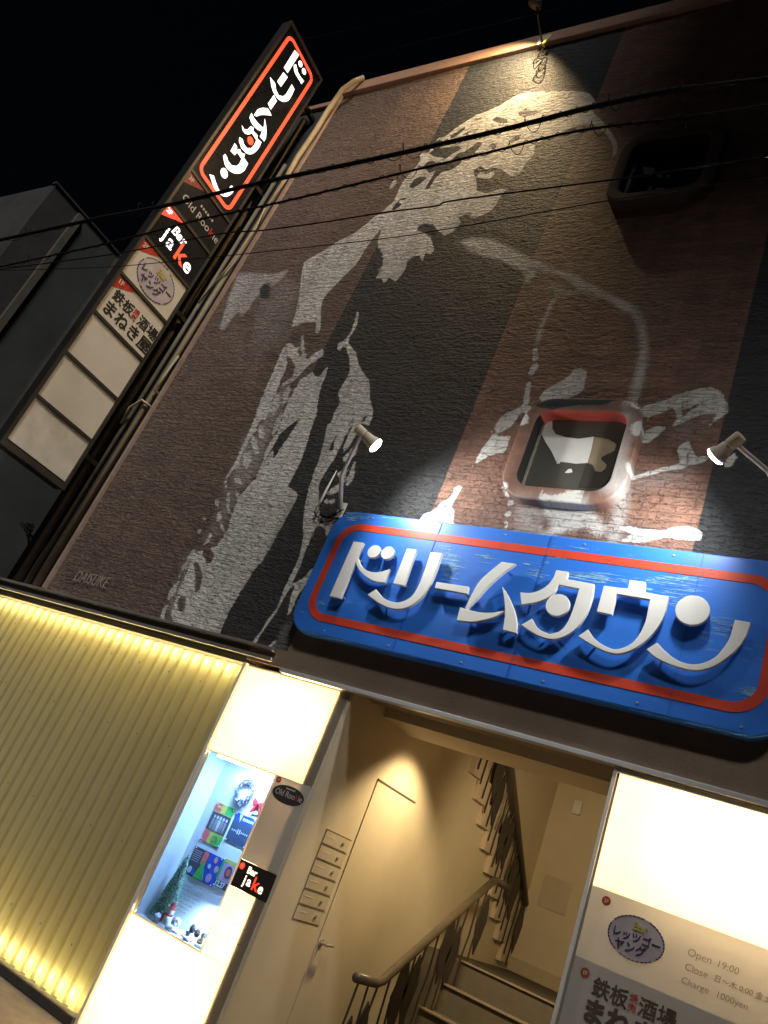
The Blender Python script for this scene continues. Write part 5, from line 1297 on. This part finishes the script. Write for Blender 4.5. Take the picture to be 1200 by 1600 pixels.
cs = MB()
for k in range(26):
    x = random.uniform(DX0 + 0.03, DX1 - 0.04); y = random.uniform(0.03, 0.19); r = random.uniform(0.018, 0.04)
    cs.blob((x, y, DZ0 + 0.002 + r * 0.25), (r * 1.4, r, r * 0.45), 2, 0.35, k)
tag(cs.build('artificial_snow', M_snow, None, smooth=True), 'white artificial snow covering the floor of the display window', 'snow', None, 'stuff')
for k, (qx, qy, c_, lab) in enumerate(((492, 1360, (0.10, 0.085, 0.10), 'dark purplish pine cone, leftmost in the snow of the display window'), (527, 1393, (0.13, 0.09, 0.08), 'plum brown pine cone in the middle of the row in the snow'),
                                       (545, 1462, (0.30, 0.16, 0.07), 'light orange brown pine cone nearest the glass in the snow'), (578, 1405, (0.66, 0.60, 0.58), 'whitened pine cone at the right end of the row in the snow'))):
    c0 = dpt(qx, qy, 0.03 + 0.012 * k); pc = MB()
    for i in range(9):
        u = i / 8; r = 0.017 * math.sin(math.pi * (0.12 + 0.85 * u)) ** 0.8
        for j in range(8):
            a = 2 * math.pi * (j + 0.5 * (i % 2)) / 8
            pc.blob((c0[0] + r * math.cos(a), c0[1] + r * math.sin(a), c0[2] - 0.026 + 0.052 * u), (0.0065, 0.0065, 0.0045), 1)
    pc.blob((c0[0], c0[1], c0[2]), (0.012, 0.012, 0.026), 2)
    tag(pc.build('pine_cone', mat('pine_cone_scales', c_, 0.7, var=0.3, vscale=60)), lab, 'pine cone', 'pine cones in the display window')
for k, (qx, qy, r, lab) in enumerate(((365, 1310, 0.030, 'pale blue cotton ball right of the snowman'), (225, 1278, 0.026, 'pale blue cotton ball left of the snowman'), (455, 1395, 0.020, 'small pink-white cotton ball near the pine cones'))):
    c0 = dpt(qx, qy, 0.035); cbm = MB()
    cbm.blob((c0[0], c0[1], max(c0[2], DZ0 + r * 0.8)), r, 3, 0.5, k + 40)
    tag(cbm.build('cotton_ball', mat('cotton', (0.72, 0.74, 0.84), 0.9), None, smooth=True), lab, 'cotton ball', 'cotton balls in the display window')

# ------------------------------------------------------------------ right light box
rbx = thing('light_box', 'large white illuminated wall panel with bar signs right of the stairwell', 'light box')
RX0, RX1 = -1.262, 1.5
fr = MB()
fr.box(RX0, RX0 + 0.022, -0.03, 0.30, 0.03, 2.695); fr.box(RX0 + 0.0225, RX1, -0.03, 0.28, 2.665, 2.695); fr.box(RX1, RX1 + 0.03, -0.03, 0.3, 0.03, 2.695)
fr.build('frame', M_white_metal, rbx, bevel=0.003)
fi = MB(); fi.box(RX0 + 0.0225, RX0 + 0.034, -0.012, 0.0, 0.03, 2.664); fi.build('inner_trim', mat('shadow_trim', (0.25, 0.22, 0.19), 0.5), rbx)
bk = MB(); bk.box(RX0 + 0.0225, RX1, 0.28, 0.30, 0.03, 2.66); bk.build('box_lining', M_boxin, rbx)
MB().box(RX0 + 0.035, RX1, -0.006, 0.0, 2.030, 2.663).build('upper_light_panel', M_acr, rbx)
area_light('panel_tube', (0.20, 0.17, 2.36), (0, -1, 0), 2.2, 0.24, 330, (1.0, 0.79, 0.49), rbx)
pl = MB().box(RX0 + 0.035, RX1, -0.008, -0.001, 0.05, 2.028).build('lower_panel', translucent('cream_film_panel', (0.72, 0.68, 0.61), 0.26, 0.05), rbx)
MB().box(RX0 + 0.036, RX1 - 0.001, -0.0095, -0.0082, 0.06, 1.66).build('darker_film', translucent('greyer_film', (0.70, 0.67, 0.62), 0.45, 0.05), pl)
badge(-1.135, 1.975, '2F', pl, 0.024, mat('faded_red', (0.50, 0.06, 0.03), 0.5), -0.0082)
badge(-1.155, 1.60, '1F', pl, 0.024, mat('faded_red_brown', (0.34, 0.08, 0.05), 0.5), -0.0097)
def flat_r(poly, lay, m_, nm): MB().prism(poly, -0.0100 - 0.002 * lay, -0.0082 - 0.002 * lay).build(nm, m_, pl)
def txt_r(b, s, x, z, m_, bo): text(b, s, (x, -0.0135, z), FX, FZ, m_, pl, bold=bo * 0.45, align='CENTER')
oval_logo(pl, None, flat_r, txt_r, -0.945, 1.85, 0.148, 0.108, 0.53)
text('Open', 0.052, (-0.69, -0.0095, 1.868), FX, (0.1, 0, 1), M_ink_grey, pl, bold=-0.0006); text('19:00', 0.048, (-0.55, -0.0095, 1.868), FX, (0.1, 0, 1), M_ink_grey, pl, bold=-0.0006)
text('Close', 0.048, (-0.69, -0.0095, 1.80), FX, (0.1, 0, 1), M_ink_grey, pl, bold=-0.0006); text('日〜木 0:00 金土', 0.036, (-0.55, -0.0095, 1.803), FX, (0.1, 0, 1), M_ink_grey, pl)
text('Charge', 0.046, (-0.695, -0.0095, 1.735), FX, (0.1, 0, 1), M_ink_grey, pl, bold=-0.0006); text('1000yen', 0.044, (-0.53, -0.0095, 1.735), FX, (0.1, 0, 1), M_ink_grey, pl, bold=-0.0006)
text('鉄板', 0.095, (-1.105, -0.011, 1.525), FX, FZ, M_film_brown, pl, bold=0.0015); text('酒場', 0.095, (-0.865, -0.011, 1.525), FX, FZ, M_film_brown, pl, bold=0.0015)
text('焼', 0.045, (-0.915, -0.011, 1.565), FX, FZ, M_red, pl); text('肉', 0.045, (-0.915, -0.011, 1.52), FX, FZ, M_red, pl)
text('まねき屋', 0.125, (-1.13, -0.011, 1.40), FX, FZ, M_film_brown, pl, bold=0.005)
text('OPEN', 0.04, (-0.66, -0.011, 1.52), FX, FZ, M_ink_grey, pl)

# ------------------------------------------------------------------ overhead power cables
def cable(pxs, y, width_px, label, wrap=False, loops=()):
    pts = [Vector(at(px, py, y)) for px, py in pxs]
    d = (pts[0] - pts[1]).normalized(); e = (pts[-1] - pts[-2]).normalized()
    pts = [pts[0] + d * 6] + pts + [pts[-1] + e * 5]
    # smooth by Catmull-Rom
    out = []
    for i in range(len(pts) - 1):
        a = pts[max(i - 1, 0)]; b = pts[i]; c = pts[i + 1]; f_ = pts[min(i + 2, len(pts) - 1)]
        for s in range(6):
            t = s / 6
            out.append(0.5 * ((2 * b) + (c - a) * t + (2 * a - 5 * b + 4 * c - f_) * t * t + (3 * b - a - 3 * c + f_) * t ** 3))
    out.append(pts[-1])
    rad = [max(0.004, width_px * (p - Vector(CAM)).length / FPX / 2) if False else width_px * 0.0022 for p in out]
    th = thing('power_cable', label, 'cable', 'power cables across the street front')
    MB().tube(out, rad, 8).build('cable', M_cable, th, smooth=True)
    if wrap:
        hx = MB(); L = []
        for i in range(len(out) - 1):
            for s in range(16):
                p = out[i].lerp(out[i + 1], s / 16); k = i * 16 + s
                r_w = rad[i] + 0.006 + 0.05 * max(0, math.sin(k * 0.047 + math.sin(k * 0.0093) * 3)) ** 9
                L.append(p + Vector((0, math.cos(k * 0.36) * r_w, math.sin(k * 0.36) * r_w)))
        hx.tube(L, 0.0028, 5); hx.build('lashing_wire', M_cable, th, smooth=True)
    return th
YC = -1.75
cable([(0, 375), (150, 342), (265, 320), (400, 287), (600, 245), (780, 204), (930, 166), (1060, 140), (1200, 124)], YC, 8.5, 'thickest black bundled cable, uppermost of those crossing the mural', True)
cable([(0, 417), (177, 378), (300, 346), (442, 315), (600, 277), (760, 239), (900, 205), (1060, 185), (1200, 165)], YC - 0.05, 4.2, 'black lashed cable just below the thick bundle', True)
cable([(0, 421), (183, 396), (340, 366), (409, 360), (500, 348), (600, 332), (680, 322), (700, 315), (800, 301), (1000, 275), (1200, 245)], YC - 0.1, 2.6, 'thin wavy black cable crossing the painted cheek')
cable([(0, 423), (170, 417), (300, 405), (388, 396), (590, 374), (715, 355), (960, 312), (1200, 278)], YC - 0.12, 1.5, 'thinnest black wire, lowest of those crossing the mural')
cable([(0, 277), (130, 240), (250, 195), (365, 157), (500, 118), (600, 80), (838, 22), (1000, -20)], YC + 0.9, 1.6, 'grey wire high in the sky crossing the top of the projecting sign')
cable([(0, 160), (65, 142), (300, 92), (480, 60), (600, 33), (720, 2)], YC + 0.9, 1.3, 'faint grey wire across the dark sky above the projecting sign')
